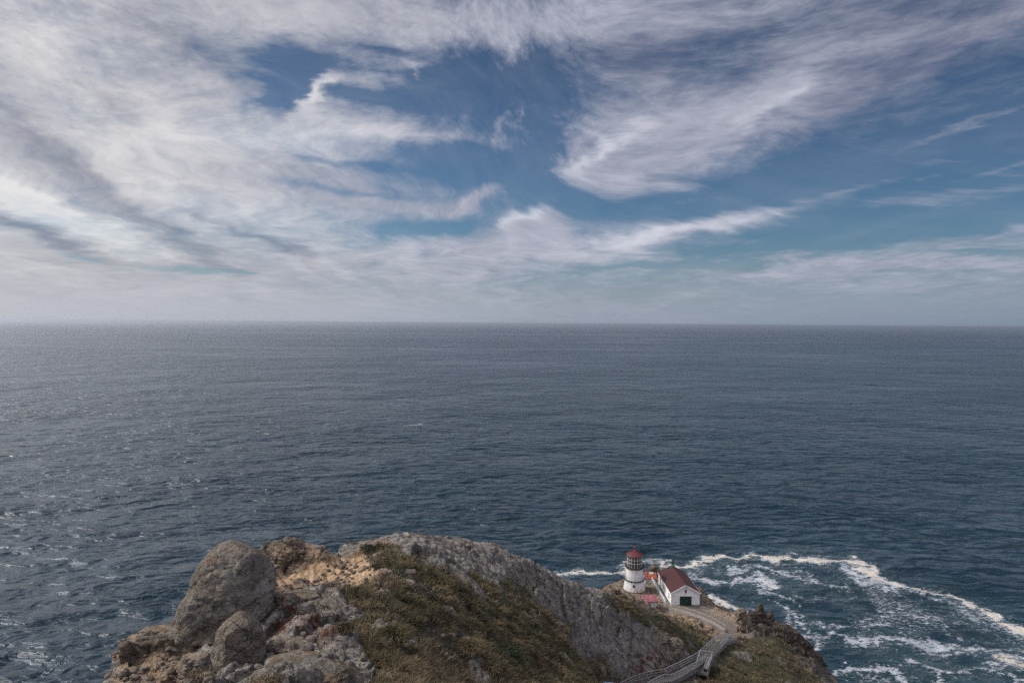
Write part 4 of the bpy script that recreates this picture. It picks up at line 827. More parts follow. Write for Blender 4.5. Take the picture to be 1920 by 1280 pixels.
# ------------------------------------------------------------------ barn
def barn():
    E = empty('barn', BFL, B_ANG, label='white wooden barn with maroon gable roof and dark green door beside the lighthouse', category='barn')
    W_, D_, e = B_W, B_D, B_EAVE; ap = P(1285.6, 1099.5, 141).z - BFL.z + .35
    ap = max(ap, e + 1.2)
    b = MB(); m_ = W_ / 2
    b.poly([(0,0,0),(W_,0,0),(W_,0,e),(m_,0,ap),(0,0,e),(0,D_,0),(W_,D_,0),(W_,D_,e),(m_,D_,ap),(0,D_,e)],
           [(0,1,2,3,4),(9,8,7,6,5),(0,4,9,5),(1,6,7,2),(0,5,6,1),(4,3,8,9),(3,2,7,8)])
    b.build('wall', M_WHITE, E)
    b = MB(); b.box(-.03, W_ + .03, -.03, D_ + .03, -.4, .10); b.build('foundation', M_GREEN, E)
    s = (ap - e) / m_; oh = .22; t = .10
    b = MB(); y0, y1 = -.28, D_ + .2
    for sg in (-1, 1):
        xa = m_; xb = m_ + sg * (m_ + oh); za = ap + .03; zb = e - oh * s + .03
        b.poly([(xa, y0, za), (xb, y0, zb), (xb, y1, zb), (xa, y1, za), (xa, y0, za + t), (xb, y0, zb + t), (xb, y1, zb + t), (xa, y1, za + t)],
               [(0,1,2,3),(4,7,6,5),(0,4,5,1),(1,5,6,2),(2,6,7,3)] if sg > 0 else [(3,2,1,0),(5,6,7,4),(1,5,4,0),(2,6,5,1),(3,7,6,2)])
    b.bar((m_, y0, ap + .14), (m_, y1, ap + .14), .14, .08)
    rf = b.build('roof', M_MAROON, E)
    b = MB()
    for sg in (-1, 1): b.bar((m_ + sg * .0, y0 - .03, ap + .0), (m_ + sg * (m_ + oh), y0 - .03, e - oh * s + .0), .06, .22)
    b.bar((-oh - .02, y0, e - oh * s + .03), (-oh - .02, y1, e - oh * s + .03), .06, .14); b.bar((W_ + oh + .02, y0, e - oh * s + .03), (W_ + oh + .02, y1, e - oh * s + .03), .06, .14)
    b.build('eave_trim', M_TRIM, E)
    for x in (0, W_):
        for y in (0, D_): b = MB(); b.box(x - .06, x + .06, y - .06, y + .06, .1, e); b.build('corner_board', M_TRIM, E)
    # cupola vent at the far end of the ridge
    v = MB(); v.box(m_ - .38, m_ + .38, D_ - 1.1, D_ - .35, ap - .15, ap + .42); v.frus(ap + .42, ap + .62, .46, .2, 8, (m_, D_ - .72)); cv = v.build('roof_vent', M_COPPER, E)
    v = MB(); v.frus(ap + .6, ap + 1.15, .25, .34, 12, (m_, D_ - .72)); v.frus(ap + 1.15, ap + 1.5, .34, .2, 12, (m_, D_ - .72)); v.frus(ap + 1.5, ap + 1.95, .14, .06, 12, (m_, D_ - .72)); v.build('vent_cap', M_BLACK, cv)
    # front door, hatch window
    dx = W_ * (1285.4 - 1258.5) / 52.7
    d = MB(); d.box(dx - 1.25, dx + 1.25, -.07, .02, .05, 1.98)
    for k in (-.62, 0, .62): d.box(dx + k - .03, dx + k + .03, -.085, -.068, .08, 1.95)
    d.box(dx - 1.25, dx + 1.25, -.085, -.068, .95, 1.03); dr = d.build('door', M_GREEN, E)
    h = MB(); h.bar((dx + .1, -.13, .95), (dx + .1, -.13, 1.2), .04); h.build('handle', M_METAL, dr)
    f = MB(); f.box(dx - 1.37, dx - 1.25, -.09, .02, .1, 2.08); f.box(dx + 1.25, dx + 1.37, -.09, .02, .1, 2.08); f.box(dx - 1.25, dx + 1.25, -.09, .02, 1.98, 2.08); f.build('door_frame', M_TRIM, E)
    def win(x, y, z0, z1, w, side):
        f = MB(); p = MB()
        if side == 'front':
            for a in ((x - w/2 - .07, x - w/2), (x + w/2, x + w/2 + .07)): f.box(a[0], a[1], -.06, .02, z0, z1)
            f.box(x - w/2 - .07, x + w/2 + .07, -.07, .02, z1, z1 + .08); f.box(x - w/2 - .07, x + w/2 + .07, -.09, .02, z0 - .08, z0); f.box(x - .015, x + .015, -.045, -.02, z0, z1)
            p.box(x - w/2, x + w/2, -.03, .02, z0, z1)
        else:
            for a in ((y - w/2 - .07, y - w/2), (y + w/2, y + w/2 + .07)): f.box(-.06, .02, a[0], a[1], z0, z1)
            f.box(-.07, .02, y - w/2 - .07, y + w/2 + .07, z1, z1 + .08); f.box(-.09, .02, y - w/2 - .07, y + w/2 + .07, z0 - .08, z0); f.box(-.045, -.02, y - w/2, y + w/2, (z0 + z1) / 2 - .02, (z0 + z1) / 2 + .02)
            p.box(-.03, .02, y - w/2, y + w/2, z0, z1)
        wf = f.build('window', M_TRIM, E); p.build('pane', M_GLASSD, wf)
    win(W_ * .5 + .0, 0, e - .0, e + .95, .42, 'front') if False else win(dx, 0, e - .05, e + .72, .42, 'front')
    for y in (1.9, 5.1, 6.6): win(0, y, .75, 1.95, .6, 'side')
    d = MB(); d.box(-.06, .02, D_ - 1.9, D_ - 1.1, .12, 2.15); d.build('door', M_GREEN, E)
    l = MB(); l.box(.35, .5, -.16, 0, 2.02, 2.14); l.build('wall_lamp', M_METAL, E)
barn()
def small_house(name, label, org, ang, W_, D_, h, kind, roofm, wallm, cat, rise=.5, slope=.3):
    E = empty(name, org, ang, label=label, category=cat)
    b = MB()
    if kind == 'mono':
        b.poly([(0,0,-.4),(W_,0,-.4),(W_,D_,-.4),(0,D_,-.4),(0,0,h),(W_,0,h),(W_,D_,h+slope),(0,D_,h+slope)], [(3,2,1,0),(4,5,6,7),(0,1,5,4),(1,2,6,5),(2,3,7,6),(3,0,4,7)])
        b.build('wall', wallm, E); o = .13; z = lambda y: h + slope * y / D_ + .012
        r = MB(); r.poly([(-o,-.2,z(-.2)),(W_+o,-.2,z(-.2)),(W_+o,D_+o,z(D_+o)),(-o,D_+o,z(D_+o)),(-o,-.2,z(-.2)+.09),(W_+o,-.2,z(-.2)+.09),(W_+o,D_+o,z(D_+o)+.09),(-o,D_+o,z(D_+o)+.09)], [(3,2,1,0),(4,5,6,7),(0,1,5,4),(1,2,6,5),(2,3,7,6),(3,0,4,7)])
        rf = r.build('roof', roofm, E)
        for i in range(int(W_ / .3) + 1): b = MB(); b.box(i * .3 - .02 + .03, i * .3 + .05, -.03, -.001, -.3, h - .03); b.build('batten', M_SIDING, E)
    else:
        m_ = D_ / 2
        b.poly([(0,0,-.4),(W_,0,-.4),(W_,D_,-.4),(0,D_,-.4),(0,0,h),(W_,0,h),(W_,D_,h),(0,D_,h),(0,m_,h+rise),(W_,m_,h+rise)], [(3,2,1,0),(0,1,5,4),(1,2,6,9,5),(2,3,7,6),(3,0,4,8,7),(4,5,9,8),(6,7,8,9)])
        b.build('wall', wallm, E); r = MB(); o = .2; s = rise / m_
        for y0, y1 in ((-o, m_), (D_ + o, m_)):
            za = h - o * s + .012; zb = h + rise + .012
            q = [(-o, y0, za), (W_ + o, y0, za), (W_ + o, y1, zb), (-o, y1, zb)]; q += [(a, b_, c + .09) for a, b_, c in q]
            r.poly(q, [(3,2,1,0),(4,5,6,7),(0,1,5,4),(1,2,6,5),(3,0,4,7)])
        rf = r.build('roof', roofm, E)
    return E, rf
E, rf = small_house('shed', 'small white plank shed with a faded pink-red roof in front of the lighthouse', SHD, R(9), 2.75, 2.15, 1.45, 'mono', M_PINK, M_SIDING, 'shed', slope=.42)
b = MB(); b.box(2.35, 2.6, -.25, -.03, .1, .5); b.build('junction_box', M_REDR, E)
E, rf = small_house('fog_signal_building', 'low white building with an orange-red roof between lighthouse and barn', FOG, R(-6), 2.45, 3.6, 1.55, 'gable', M_ORANGE, M_SIDING, 'outbuilding', rise=.7)
b = MB(); b.box(1.15, 1.95, 1.0, 1.5, 2.02, 2.42); b.build('chimney', M_TRIM, rf)
b = MB(); b.bar((.5, .45, 1.6), (.5, .45, 2.7), .14); b.build('vent_pipe', M_BLACK, rf)
b = MB(); b.box(.35, .9, -.05, .01, .15, 1.1); b.build('door', paint('grey_door', (.34, .33, .36), .7), E)

# ------------------------------------------------------------------ fences, rails, stairs
def rails(name, label, pts, mat, post=.06, hts=(1.05, .6), step=1.6, rail=.05, cat='railing', wire=False, sink=.25, hh=None, group=None):
    "posts and rails along a world polyline that already lies on the ground"
    base = Vector(pts[0]); E = empty(name, base, label=label, category=cat)
    if group: E['group'] = group
    P_ = [Vector(p) - base for p in pts]; rb = [MB() for _ in hts]; top = max(hts)
    def post_(q): pb = MB(); pb.bar(q - Vector((0, 0, sink)), q + Vector((0, 0, top)), post); pb.build('post', mat, E)
    for a, b_ in zip(P_[:-1], P_[1:]):
        for r_, h in zip(rb, hts): r_.bar(a + Vector((0, 0, h)), b_ + Vector((0, 0, h)), rail, rail)
        n = max(1, round((b_ - a).length / step))
        for i in range(n):
            q = a.lerp(b_, i / n); post_(q)
    post_(P_[-1])
    for r_ in rb: r_.build('rail', mat, E)
    return E
def on_ground(pts, dz=0.0, n=3):
    "resample a list of (px, py, Y) and drop it on the terrain"
    W_ = [P(*p) for p in pts]; out = []
    for a, b_ in zip(W_[:-1], W_[1:]):
        for i in range(n): q = a.lerp(b_, i / n); out.append((q.x, q.y, ground(q.x, q.y) + dz))
    q = W_[-1]; out.append((q.x, q.y, ground(q.x, q.y) + dz)); return out
M_FENCE = paint('pale_fence', (.42, .38, .33), .7)
rails('fence', 'thin wire fence round the seaward side of the lighthouse', on_ground([(1212,1092,158),(1195,1091,157),(1172,1093,155),(1153,1098,150)], 0, 2), M_FENCE, .05, (1.0, .7, .4), 1.0, .025, 'fence')
rails('fence', 'thin wire fence along the near edge of the lighthouse terrace', on_ground([(1150,1106,146),(1163,1116,143.5),(1180,1123,141.5),(1200,1130,140)], 0, 2), M_FENCE, .05, (1.0, .7, .4), 1.0, .025, 'fence')
rb_ = [Vector((BFL.x - 1.15 + (BBL.x - BFL.x) * k, BFL.y + B_D * k, BFL.z + .0)) for k in (0.02, .3, .6, .9, 1.15)]
rails('railing', 'white wooden railing of the walkway beside the long barn wall', rb_, M_TRIM, .09, (1.0, .55), 1.5, .08)
b = MB(); x0 = -1.3; b.box(-1.35, -.12, .1, B_D * 1.1, -.25, .06)
o = b.build('walkway', M_WOOD, None); o.location = BFL; o.rotation_euler = (0, 0, B_ANG); tag(o, 'wooden walkway along the left wall of the barn', 'walkway')
# low wall and rail on the road's near side
def strip_wall(name, label, pts, w_, h, mat, cat):
    base = Vector(pts[0]); m_ = MB()
    for a, c in zip(pts[:-1], pts[1:]):
        a = Vector(a) - base; c = Vector(c) - base; m_.bar(a + Vector((0, 0, h / 2 - .25)), c + Vector((0, 0, h / 2 - .25)), w_, h + .5)
    o = m_.build(name, mat, None); o.location = base; return tag(o, label, cat)
rdw = ROADW
def offs(pts, d):
    out = []
    for i, p in enumerate(pts):
        a = Vector(pts[max(i - 1, 0)][:2]); b_ = Vector(pts[min(i + 1, len(pts) - 1)][:2]); t_ = (b_ - a).normalized(); n_v = Vector((t_.y, -t_.x))
        q = Vector(p[:2]) + n_v * d; out.append((q.x, q.y, p[2]))
    return out
_side = 1 if offs(rdw, 1.0)[2][0] < rdw[2][0] else -1
near = offs(rdw, 1.75 * _side); far = offs(rdw, -1.75 * _side)
near = [(BFL.x - .6, BFL.y - 3.2, BFL.z)] + near
strip_wall('kerb_wall', 'pale low concrete wall along the near edge of the curving road', near, .28, .42, paint('kerb_concrete', (.24, .21, .19), .9, (.14, .125, .11), 3, (.5, .65), .01), 'wall')
rails('railing', 'thin metal railing along the near edge of the curving road', [(x, y, z + .35) for x, y, z in near], M_FENCE, .05, (.75,), 2.2, .035)
rails('railing', 'thin metal railing along the seaward edge of the curving road', far[1:], M_FENCE, .05, (1.0, .55), 2.2, .03)
def resamp(pts, n):
    d = [0]; 
    for a, b_ in zip(pts[:-1], pts[1:]): d.append(d[-1] + (b_ - a).length)
    out = []
    for s in np.linspace(0, d[-1], n):
        i = min(max(int(np.searchsorted(d, s)) - 1, 0), len(pts) - 2); out.append(pts[i].lerp(pts[i + 1], (s - d[i]) / (d[i + 1] - d[i])))
    return out
NS = 90
def stairs():
    L, R_ = resamp(LW, NS), resamp(RW, NS); base = L[0].copy()
    E = empty('stairway', base, label='long grey stairway with metal handrails going down past the red-stained rock face', category='stairs')
    for i in range(NS - 1):
        t = MB(); z = L[i].z - base.z; a, b_, c, d = (L[i] - base, R_[i] - base, R_[i + 1] - base, L[i + 1] - base)
        q = [Vector((p.x, p.y, z)) for p in (a, b_, c, d)]; t.poly(q + [p - Vector((0, 0, .22)) for p in q], [(0,1,2,3),(7,6,5,4),(0,4,5,1),(1,5,6,2),(2,6,7,3),(3,7,4,0)])
        t.build('tread', M_CONC, E)
    for pts, spans in ((L, ((0, NS - 1),)), (R_, ((0, 52), (68, NS - 1)))):
        s = MB()
        for i in range(0, NS - 1): s.bar(pts[i] - base - Vector((0, 0, .14)), pts[i + 1] - base - Vector((0, 0, .14)), .10, .34)
        s.build('side_board', M_WOOD, E)
        for i0, i1 in spans:
            for h, w_, nm in ((1.05, .075, 'handrail'), (.72, .045, 'middle_rail'), (.40, .045, 'middle_rail')):
                m_ = MB()
                for i in range(i0, i1): m_.bar(pts[i] - base + Vector((0, 0, h)), pts[i + 1] - base + Vector((0, 0, h)), w_)
                m_.build(nm, M_METAL, E)
            for i in range(i0, i1 + 1, 2): po = MB(); po.bar(pts[i] - base - Vector((0, 0, .2)), pts[i] - base + Vector((0, 0, 1.05)), .05); po.build('baluster', M_METAL, E)
        for i in range(4, NS, 10): po = MB(); po.bar(pts[i] - base - Vector((0, 0, 2.5)), pts[i] - base - Vector((0, 0, .1)), .16); po.build('support_post', M_WOOD, E)
stairs()
def deck():
    z = H - 46.55; A = PZ(1304, 1257.5, z); B = PZ(1327, 1262, z); C_ = PZ(1335.5, 1236, z); D_ = PZ(1313, 1233, z); base = A.copy()
    E = empty('viewing_deck', base, label='small brown plank resting deck with metal rails beside the stairway', category='deck')
    A, B, C_, D_ = (p - base for p in (A, B, C_, D_)); t = MB(); n = 14
    for i in range(n):
        a, b_ = A.lerp(D_, i / n), B.lerp(C_, i / n); c, d = B.lerp(C_, (i + .9) / n), A.lerp(D_, (i + .9) / n)
        q = [a, b_, c, d]; t.poly(q + [p - Vector((0, 0, .07)) for p in q], [(0,1,2,3),(7,6,5,4),(0,4,5,1),(1,5,6,2),(2,6,7,3),(3,7,4,0)])
    t.build('plank_floor', M_WOODB, E)
    f = MB()
    for p, q in ((A, B), (B, C_), (C_, D_)): f.bar(p - Vector((0, 0, .22)), q - Vector((0, 0, .22)), .1, .28)
    f.build('frame', M_WOOD, E)
    up = Vector((0, 0, 1.08)); r = MB()
    for p, q in ((D_, C_), (C_, B)):
        for h in (1, .55): r.bar(p + up * h, q + up * h, .07)
    r.bar(D_.lerp(A, .05) + up, D_.lerp(A, .8) + up, .07); r.bar(D_.lerp(A, .05) + up * .55, D_.lerp(A, .8) + up * .55, .06)
    r.build('rail', M_METAL, E)
    for p in (B, C_, D_, B.lerp(C_, .5), D_.lerp(A, .8), D_.lerp(C_, .5)): r = MB(); r.bar(p - Vector((0, 0, .3)), p + up, .08); r.build('rail_post', M_METAL, E)
    for p in (A, B, C_, D_): l = MB(); l.bar(p - Vector((0, 0, 2.6)), p - Vector((0, 0, .2)), .16); l.build('leg', M_WOOD, E)
    dn = (C_ - B).normalized(); sd_ = (A - B).normalized()
    o = B + sd_ * .12 + dn * .15; L_ = (C_ - B).length * .86; wd = .5
    G = empty('bench', base + o, label='wooden box bench with a dark end on the resting deck', category='bench')
    def q(u, v, z_): return dn * u + sd_ * v + Vector((0, 0, z_))
    s = MB(); s.poly([q(0,0,.46),q(L_,0,.46),q(L_,wd,.46),q(0,wd,.46),q(0,0,.54),q(L_,0,.54),q(L_,wd,.54),q(0,wd,.54)], [(3,2,1,0)[::-1],(4,5,6,7)[::-1],(0,4,5,1),(1,5,6,2),(2,6,7,3),(3,7,4,0)]); s.build('seat', M_WOOD, G)
    s = MB(); s.poly([q(.06,.04,0.01),q(L_-.05,.04,0.01),q(L_-.05,wd-.04,0.01),q(.06,wd-.04,0.01),q(.06,.04,.46),q(L_-.05,.04,.46),q(L_-.05,wd-.04,.46),q(.06,wd-.04,.46)], [(3,2,1,0),(4,5,6,7),(0,4,5,1),(1,5,6,2),(2,6,7,3),(3,7,4,0)]); s.build('box_base', M_BLACK, G)
deck()
def signs():
    p = P(770, 1070.5, 57.6); g = ground(p.x, p.y); E = empty('warning_sign', (p.x, p.y, g), label='small white board sign with faded reddish marks in the grass near the ridge top', category='sign')
    h = max(p.z - g, .35); b = MB(); b.box(-.42, .42, -.02, .02, h - .15, h + .15)
    b.build('board', paint('faded_sign', (.36, .31, .27), .7, (.28, .13, .11), 6, (.50, .60), 0, (1, 1, 3)), E)
    for x in (-.3, .3): b = MB(); b.box(x - .03, x + .03, .022, .07, -.3, h + .1); b.build('post', M_WOODB, E)
    p = PZ(1140.5, 1277.5, H - 36.6); g = ground(p.x, p.y); E = empty('information_panel', (p.x, p.y, g), R(-4), label='blue-topped information panel in a dark frame at the bottom edge beside the stairway', category='sign')
    h = p.z - g; b = MB(); b.poly([(-.5,0,h),(.5,0,h),(.5,-.55,h-.35),(-.5,-.55,h-.35),(-.5,0,h-.05),(.5,0,h-.05),(.5,-.55,h-.4),(-.5,-.55,h-.4)], [(0,1,2,3)[::-1],(4,5,6,7),(0,4,5,1),(1,5,6,2),(2,6,7,3),(3,7,4,0)])
    b.build('panel', paint('blue_panel', (.10, .24, .34), .4), E)
    b = MB(); b.bar((-.55, .0, h), (.55, .0, h), .06); b.bar((-.55, 0, h), (-.55, -.58, h - .37), .06); b.bar((.55, 0, h), (.55, -.58, h - .37), .06); b.bar((-.55, -.58, h - .37), (.55, -.58, h - .37), .06); b.build('frame', M_BLACK, E)
    for x in (-.4, .4): b = MB(); b.bar((x, -.25, -.4), (x, -.25, h - .2), .08); b.build('leg', M_BLACK, E)
signs()
# ------------------------------------------------------------------ motor boat, gull
def boat():
    p = PZ(788, 797, 0.0); E = empty('motor_boat', (p.x, p.y, 0.3), R(6), label='small white motor boat trailing a thin wake far out on the sea', category='boat')
    def hull(L, Wd, z0, z1, bow=1.6):
        st = []
        for k in np.linspace(0, 1, 9):
            x = -L / 2 + L * k; w_ = Wd / 2 * (1 - max(0, (k - .45) / .55) ** 2.2); st.append((x, w_))
        v = []; f = []
        for x, w_ in st:
            s = max(0, (x + L / 2) / L - .5) * 1.0
            v += [(x, 0, z0 + s * .5), (x, -w_ * .75, z0 + .25 + s * .3), (x, -w_, z1 + s * .7), (x, w_, z1 + s * .7), (x, w_ * .75, z0 + .25 + s * .3)]
        for i in range(8):
            for j in range(5): f.append((i*5+j, (i+1)*5+j, (i+1)*5+(j+1)%5, i*5+(j+1)%5))
        f += [(0,1,2,3,4), tuple(40 + j for j in (4,3,2,1,0))]; m_ = MB(); m_.poly(v, f); return m_
    hull(7.0, 2.4, -.5, .75).build('hull', M_TRIM, E)
    b = MB(); b.box(-1.0, 1.3, -.75, .75, .75, 1.7); b.build('cabin', paint('boat_cabin', (.10, .11, .13), .4), E)
    b = MB(); b.box(-1.3, 1.4, -.85, .85, 1.7, 1.8); b.build('canopy', M_TRIM, E)
    b = MB(); b.bar((0, 0, 1.8), (0, 0, 3.6), .06); b.build('mast', M_METAL, E)
    b = MB(); b.box(-3.9, -3.4, -.25, .25, -.4, 1.0); b.build('outboard_motor', M_BLACK, E)
boat()
def wake():
    rgw = np.random.default_rng(5); P0 = PZ(783, 797.5, 0); n = 150; L = 62.0; rows = []
    for side_, off in ((1, .1), (-1, -.1)):
        pass
    V = []; k = 5
    for i in range(n):
        s = i / (n - 1); x = P0.x - s * L; y0 = P0.y + 3.5 * math.sin(s * 5) * s; wd = (.9 + 2.0 * s) * (1 + .6 * perlin(np.array([s * 40]), np.array([0.]), np.array([0.]))[0])
        for j in range(k):
            y = y0 + (j / (k - 1) - .5) * 2 * wd; V.append((x, y, float(sea_h(x, y)[0]) + .55 - .35 * abs(j / (k - 1) - .5)))
    m, t, b = new_mat('wake_foam'); g = t.add('ShaderNodeNewGeometry').outputs['Position']; f = t.attr('fade')
    a_ = t.rng(t.m('ADD', t.noise(t.mp(g, sc=(.5, 1.2, 1)), .9, 5, .7), t.m('MULTIPLY', f, .45)), .66, .80)
    b.inputs['Base Color'].default_value = (.5, .53, .57, 1); b.inputs['Roughness'].default_value = .9; t.put(b.inputs['Alpha'], a_)
    fd = np.repeat(np.exp(-np.linspace(0, 1, n) * 3.2), k)
    o = mesh_np('boat_wake', np.array(V), gridfaces(n, k), m, {'fade': fd}); tag(o, 'thin white foam wake trailing left behind the motor boat', kind='stuff')
wake()
def gull(name, px, py, Y, ang, label, span=1.3):
    p = P(px, py, Y); E = empty(name, p, ang, label=label, category='bird')
    m_ = paint('gull_white', (.78, .78, .8), .7); g_ = paint('gull_grey', (.35, .36, .39), .7); n = 10
    v = []; f = []
    rr = [(-.30,.005,0),(-.2,.035,0),(-.08,.07,0),(.05,.075,0),(.14,.05,.01),(.2,.04,.02),(.25,.042,.025),(.29,.025,.02),(.33,.006,.01)]
    for x, r_, dz in rr:
        for j in range(n): a = 2*math.pi*j/n; v.append((x, r_*math.cos(a), dz + r_*math.sin(a)))
    for i in range(len(rr)-1):
        for j in range(n): f.append((i*n+j, i*n+(j+1)%n, (i+1)*n+(j+1)%n, (i+1)*n+j))
    b = MB(); b.poly(v, f + [tuple(range(n))[::-1], tuple((len(rr)-1)*n+j for j in range(n))]); b.build('body', m_, E, True)
    for s in (-1, 1):
        q = [(.12, s*.05, .03), (.16, s*.32, .16), (.04, s*.62, .10), (-.02, s*.62, .10), (.0, s*.32, .15), (-.1, s*.05, .03)]; q2 = [(a, b_, c+.015) for a, b_, c in q]
        b = MB(); b.poly(q + q2, [(0,1,4,5),(1,2,3,4),(11,10,7,6),(10,9,8,7)] + [(i, (i+1)%6, 6+(i+1)%6, 6+i) for i in range(6)]); b.build('wing', g_, E)
    b = MB(); b.poly([(-.27,-.02,0),(-.27,.02,0),(-.4,.07,0),(-.4,-.07,0),(-.27,-.02,.012),(-.27,.02,.012),(-.4,.07,.01),(-.4,-.07,.01)], [(0,1,2,3),(7,6,5,4),(0,4,5,1),(1,5,6,2),(2,6,7,3),(3,7,4,0)]); b.build('tail', m_, E)
gull('gull', 1585, 1242, 130, R(-35), 'white gull gliding over the dark water off the right end of the headland')
# ------------------------------------------------------------------ grass and shrubs
def grass_mat():
    m, t, b = new_mat('grass_blades'); tone = t.attr('tone'); dry = t.attr('dry'); tip = t.attr('tip')
    c = t.mix(dry, t.mix(tone, (.027, .029, .012), (.088, .080, .034)), t.mix(tone, (.060, .042, .024), (.205, .155, .092)))
    c = t.mix(t.m('MULTIPLY', tip, .25), c, (.17, .14, .09))
    t.put(b.inputs['Base Color'], c); b.inputs['Roughness'].default_value = .8; b.inputs['Specular IOR Level'].default_value = .2
    return m
M_GRASS = grass_mat()
def blades(root, dirv, length, width, bend, tone, dry):
    "vectorised two-segment blades; all arrays of length n"
    n = len(length); side = np.cross(dirv, rng.normal(size=(n, 3))); side /= np.linalg.norm(side, axis=1)[:, None] + 1e-9
    Lc = length[:, None]; w_ = width[:, None] / 2; dn = np.array([0, 0, -1.0])
    mid = root + dirv * Lc * .55; tip = mid + (dirv + dn * bend[:, None]) * Lc * .5
    V = np.stack([root - side * w_, root + side * w_, mid - side * w_ * .8, mid + side * w_ * .8, tip], 1)
    i = np.arange(n)[:, None] * 5
    quads = np.concatenate([i + 0, i + 1, i + 3, i + 2], 1); tris = np.concatenate([i + 2, i + 3, i + 4, i + 4], 1)
    return V.reshape(-1, 3), quads, tris[:, :3], {'tone': np.repeat(tone, 5), 'dry': np.repeat(dry, 5), 'tip': np.tile([0, 0, .5, .5, 1.0], n)}
def blade_obj(name, V, quads, tris, attrs, mat, base=None, parent=None):
    me = bpy.data.meshes.new(name); V = V.astype(np.float32) - (np.array(base, np.float32) if base is not None else 0)
    me.vertices.add(len(V)); me.vertices.foreach_set('co', V.ravel())
    lp = np.concatenate([quads.ravel(), tris.ravel()]).astype(np.int32); me.loops.add(len(lp)); me.loops.foreach_set('vertex_index', lp)
    nq, nt_ = len(quads), len(tris); me.polygons.add(nq + nt_)
    me.polygons.foreach_set('loop_start', np.concatenate([np.arange(nq) * 4, nq * 4 + np.arange(nt_) * 3]).astype(np.int32))
    me.polygons.foreach_set('loop_total', np.concatenate([np.full(nq, 4), np.full(nt_, 3)]).astype(np.int32))
    me.update(calc_edges=True)
    for k, a in attrs.items(): at = me.attributes.new(k, 'FLOAT', 'POINT'); at.data.foreach_set('value', np.asarray(a, np.float32))
    me.materials.append(mat); o = bpy.data.objects.new(name, me); link(o, parent)
    if base is not None and parent is None: o.location = base
    return o
def make_grass(NT_=34000, per=8):
    g = TM['grass'] * (1 - .55 * TM['dirt']) * (1 - TM['road']); tuf = sstep(.32, .5, fbm(TX, TY, TZ * 0 + 50, 2.2, 4, .6)) * (1 - TM['sand']) * (TM['red'] < .4) * .35
    w_ = np.maximum(np.clip(g - .25, 0, 1), tuf * (1 - TM['road'])) * (TY > 26) * (TZ > 70)
    w_ = w_ * np.where(TY > 95, .55, 1.0)
    clump = fbm(TX, TY, TZ * 0, 1.5, 3, .6); w_ = w_ * (.06 + sstep(-.12, .32, clump) + .5 * sstep(-.3, -.1, clump) * sstep(0, .3, fbm(TX, TY, TZ * 0 + 90, 7, 2)))
    p = (w_ / w_.sum()).ravel(); idx = rng.choice(p.size, NT_, p=p)
    x, y, z = TX.ravel()[idx], TY.ravel()[idx], TZ.ravel()[idx]
    gy, gx = np.gradient(TZ); 
    jit = rng.normal(size=(NT_, 2)) * .12; X0 = np.stack([x + jit[:, 0], y + jit[:, 1], z - .05], 1)
    # local downhill direction
    e = .8; dzx = (base_z(x + e, y) - base_z(x - e, y)) / (2 * e); dzy = (base_z(x, y + e) - base_z(x, y - e)) / (2 * e)
    down = -np.stack([dzx, dzy], 1)
    patch = fbm(x, y, x * 0 + 3, 5, 3, .6); patch2 = fbm(x, y, x * 0 + 8, 1.8, 2, .6)
    dryp = np.clip(.60 + patch * 1.4 + patch2 * .7 + TM['dirt'].ravel()[idx] * .4, 0, 1); tonep = np.clip(.45 + patch2 * 1.2 + fbm(x, y, x * 0 + 20, .8, 2) * .8, 0, 1)
    big = np.clip(1 + clump.ravel()[idx] * 1.2, .55, 1.7)
    r = lambda a: np.repeat(a, per, 0)
    n = NT_ * per; root = r(X0) + np.concatenate([rng.normal(size=(n, 2)) * .09, np.zeros((n, 1))], 1)
    d = np.concatenate([rng.normal(size=(n, 2)) * .55 + r(down) * .8 + [.15, -.05], np.ones((n, 1)) * .85], 1); d /= np.linalg.norm(d, axis=1)[:, None]
    ln = rng.uniform(.32, .78, n) * r(big); wd = rng.uniform(.02, .042, n) * np.clip(r(y) / 55, .8, 1.7)
    V, q, t_, at = blades(root, d, ln, wd, rng.uniform(.3, 1.1, n), np.clip(r(tonep) + rng.normal(size=n) * .18, 0, 1), np.clip(r(dryp) + rng.normal(size=n) * .2, 0, 1))
    o = blade_obj('grass', V, q, t_, at, M_GRASS); tag(o, 'long olive and straw-brown grass covering the slopes between the rocks', kind='stuff')
    o['category'] = 'grass'
make_grass()
def tussock(px, py, Y, rad, hgt, label, dry, tone, n=900, name='grass_tussock', cat='tussock'):
    p = P(px, py, Y); gz = ground(p.x, p.y); base = np.array([p.x, p.y, gz])
    a = rng.uniform(0, 2 * np.pi, n); rr = np.sqrt(rng.uniform(0, 1, n)) * rad * .62
    root = base + np.stack([rr * np.cos(a), rr * np.sin(a), hgt * .55 * (1 - (rr / rad) ** 2) - .15], 1)
    d = np.stack([np.cos(a) * rr / rad * 1.5, np.sin(a) * rr / rad * 1.5 - .15, np.ones(n) * .9], 1) + rng.normal(size=(n, 3)) * .22; d /= np.linalg.norm(d, axis=1)[:, None]
    V, q, t_, at = blades(root, d, rng.uniform(.4, .9, n) * hgt * .75, rng.uniform(.02, .04, n), rng.uniform(.4, 1.3, n), np.clip(tone + rng.normal(size=n) * .22, 0, 1), np.clip(dry + rng.normal(size=n) * .2, 0, 1))
    return tag(blade_obj(name, V, q, t_, at, M_GRASS, base), label, cat)
tussock(738, 1196, 42.5, 1.5, 1.5, 'biggest rounded green tussock beside the dark hollow in the grass', .25, .6, 2600)
tussock(676, 1184, 44, .7, .8, 'bright green tuft at the right end of the red-stained rubble', .05, .8, 900)
tussock(880, 1225, 49, 1.35, 1.2, 'straw-tinted tussock on the slope left of the leafy green shrub', .75, .7, 2000)
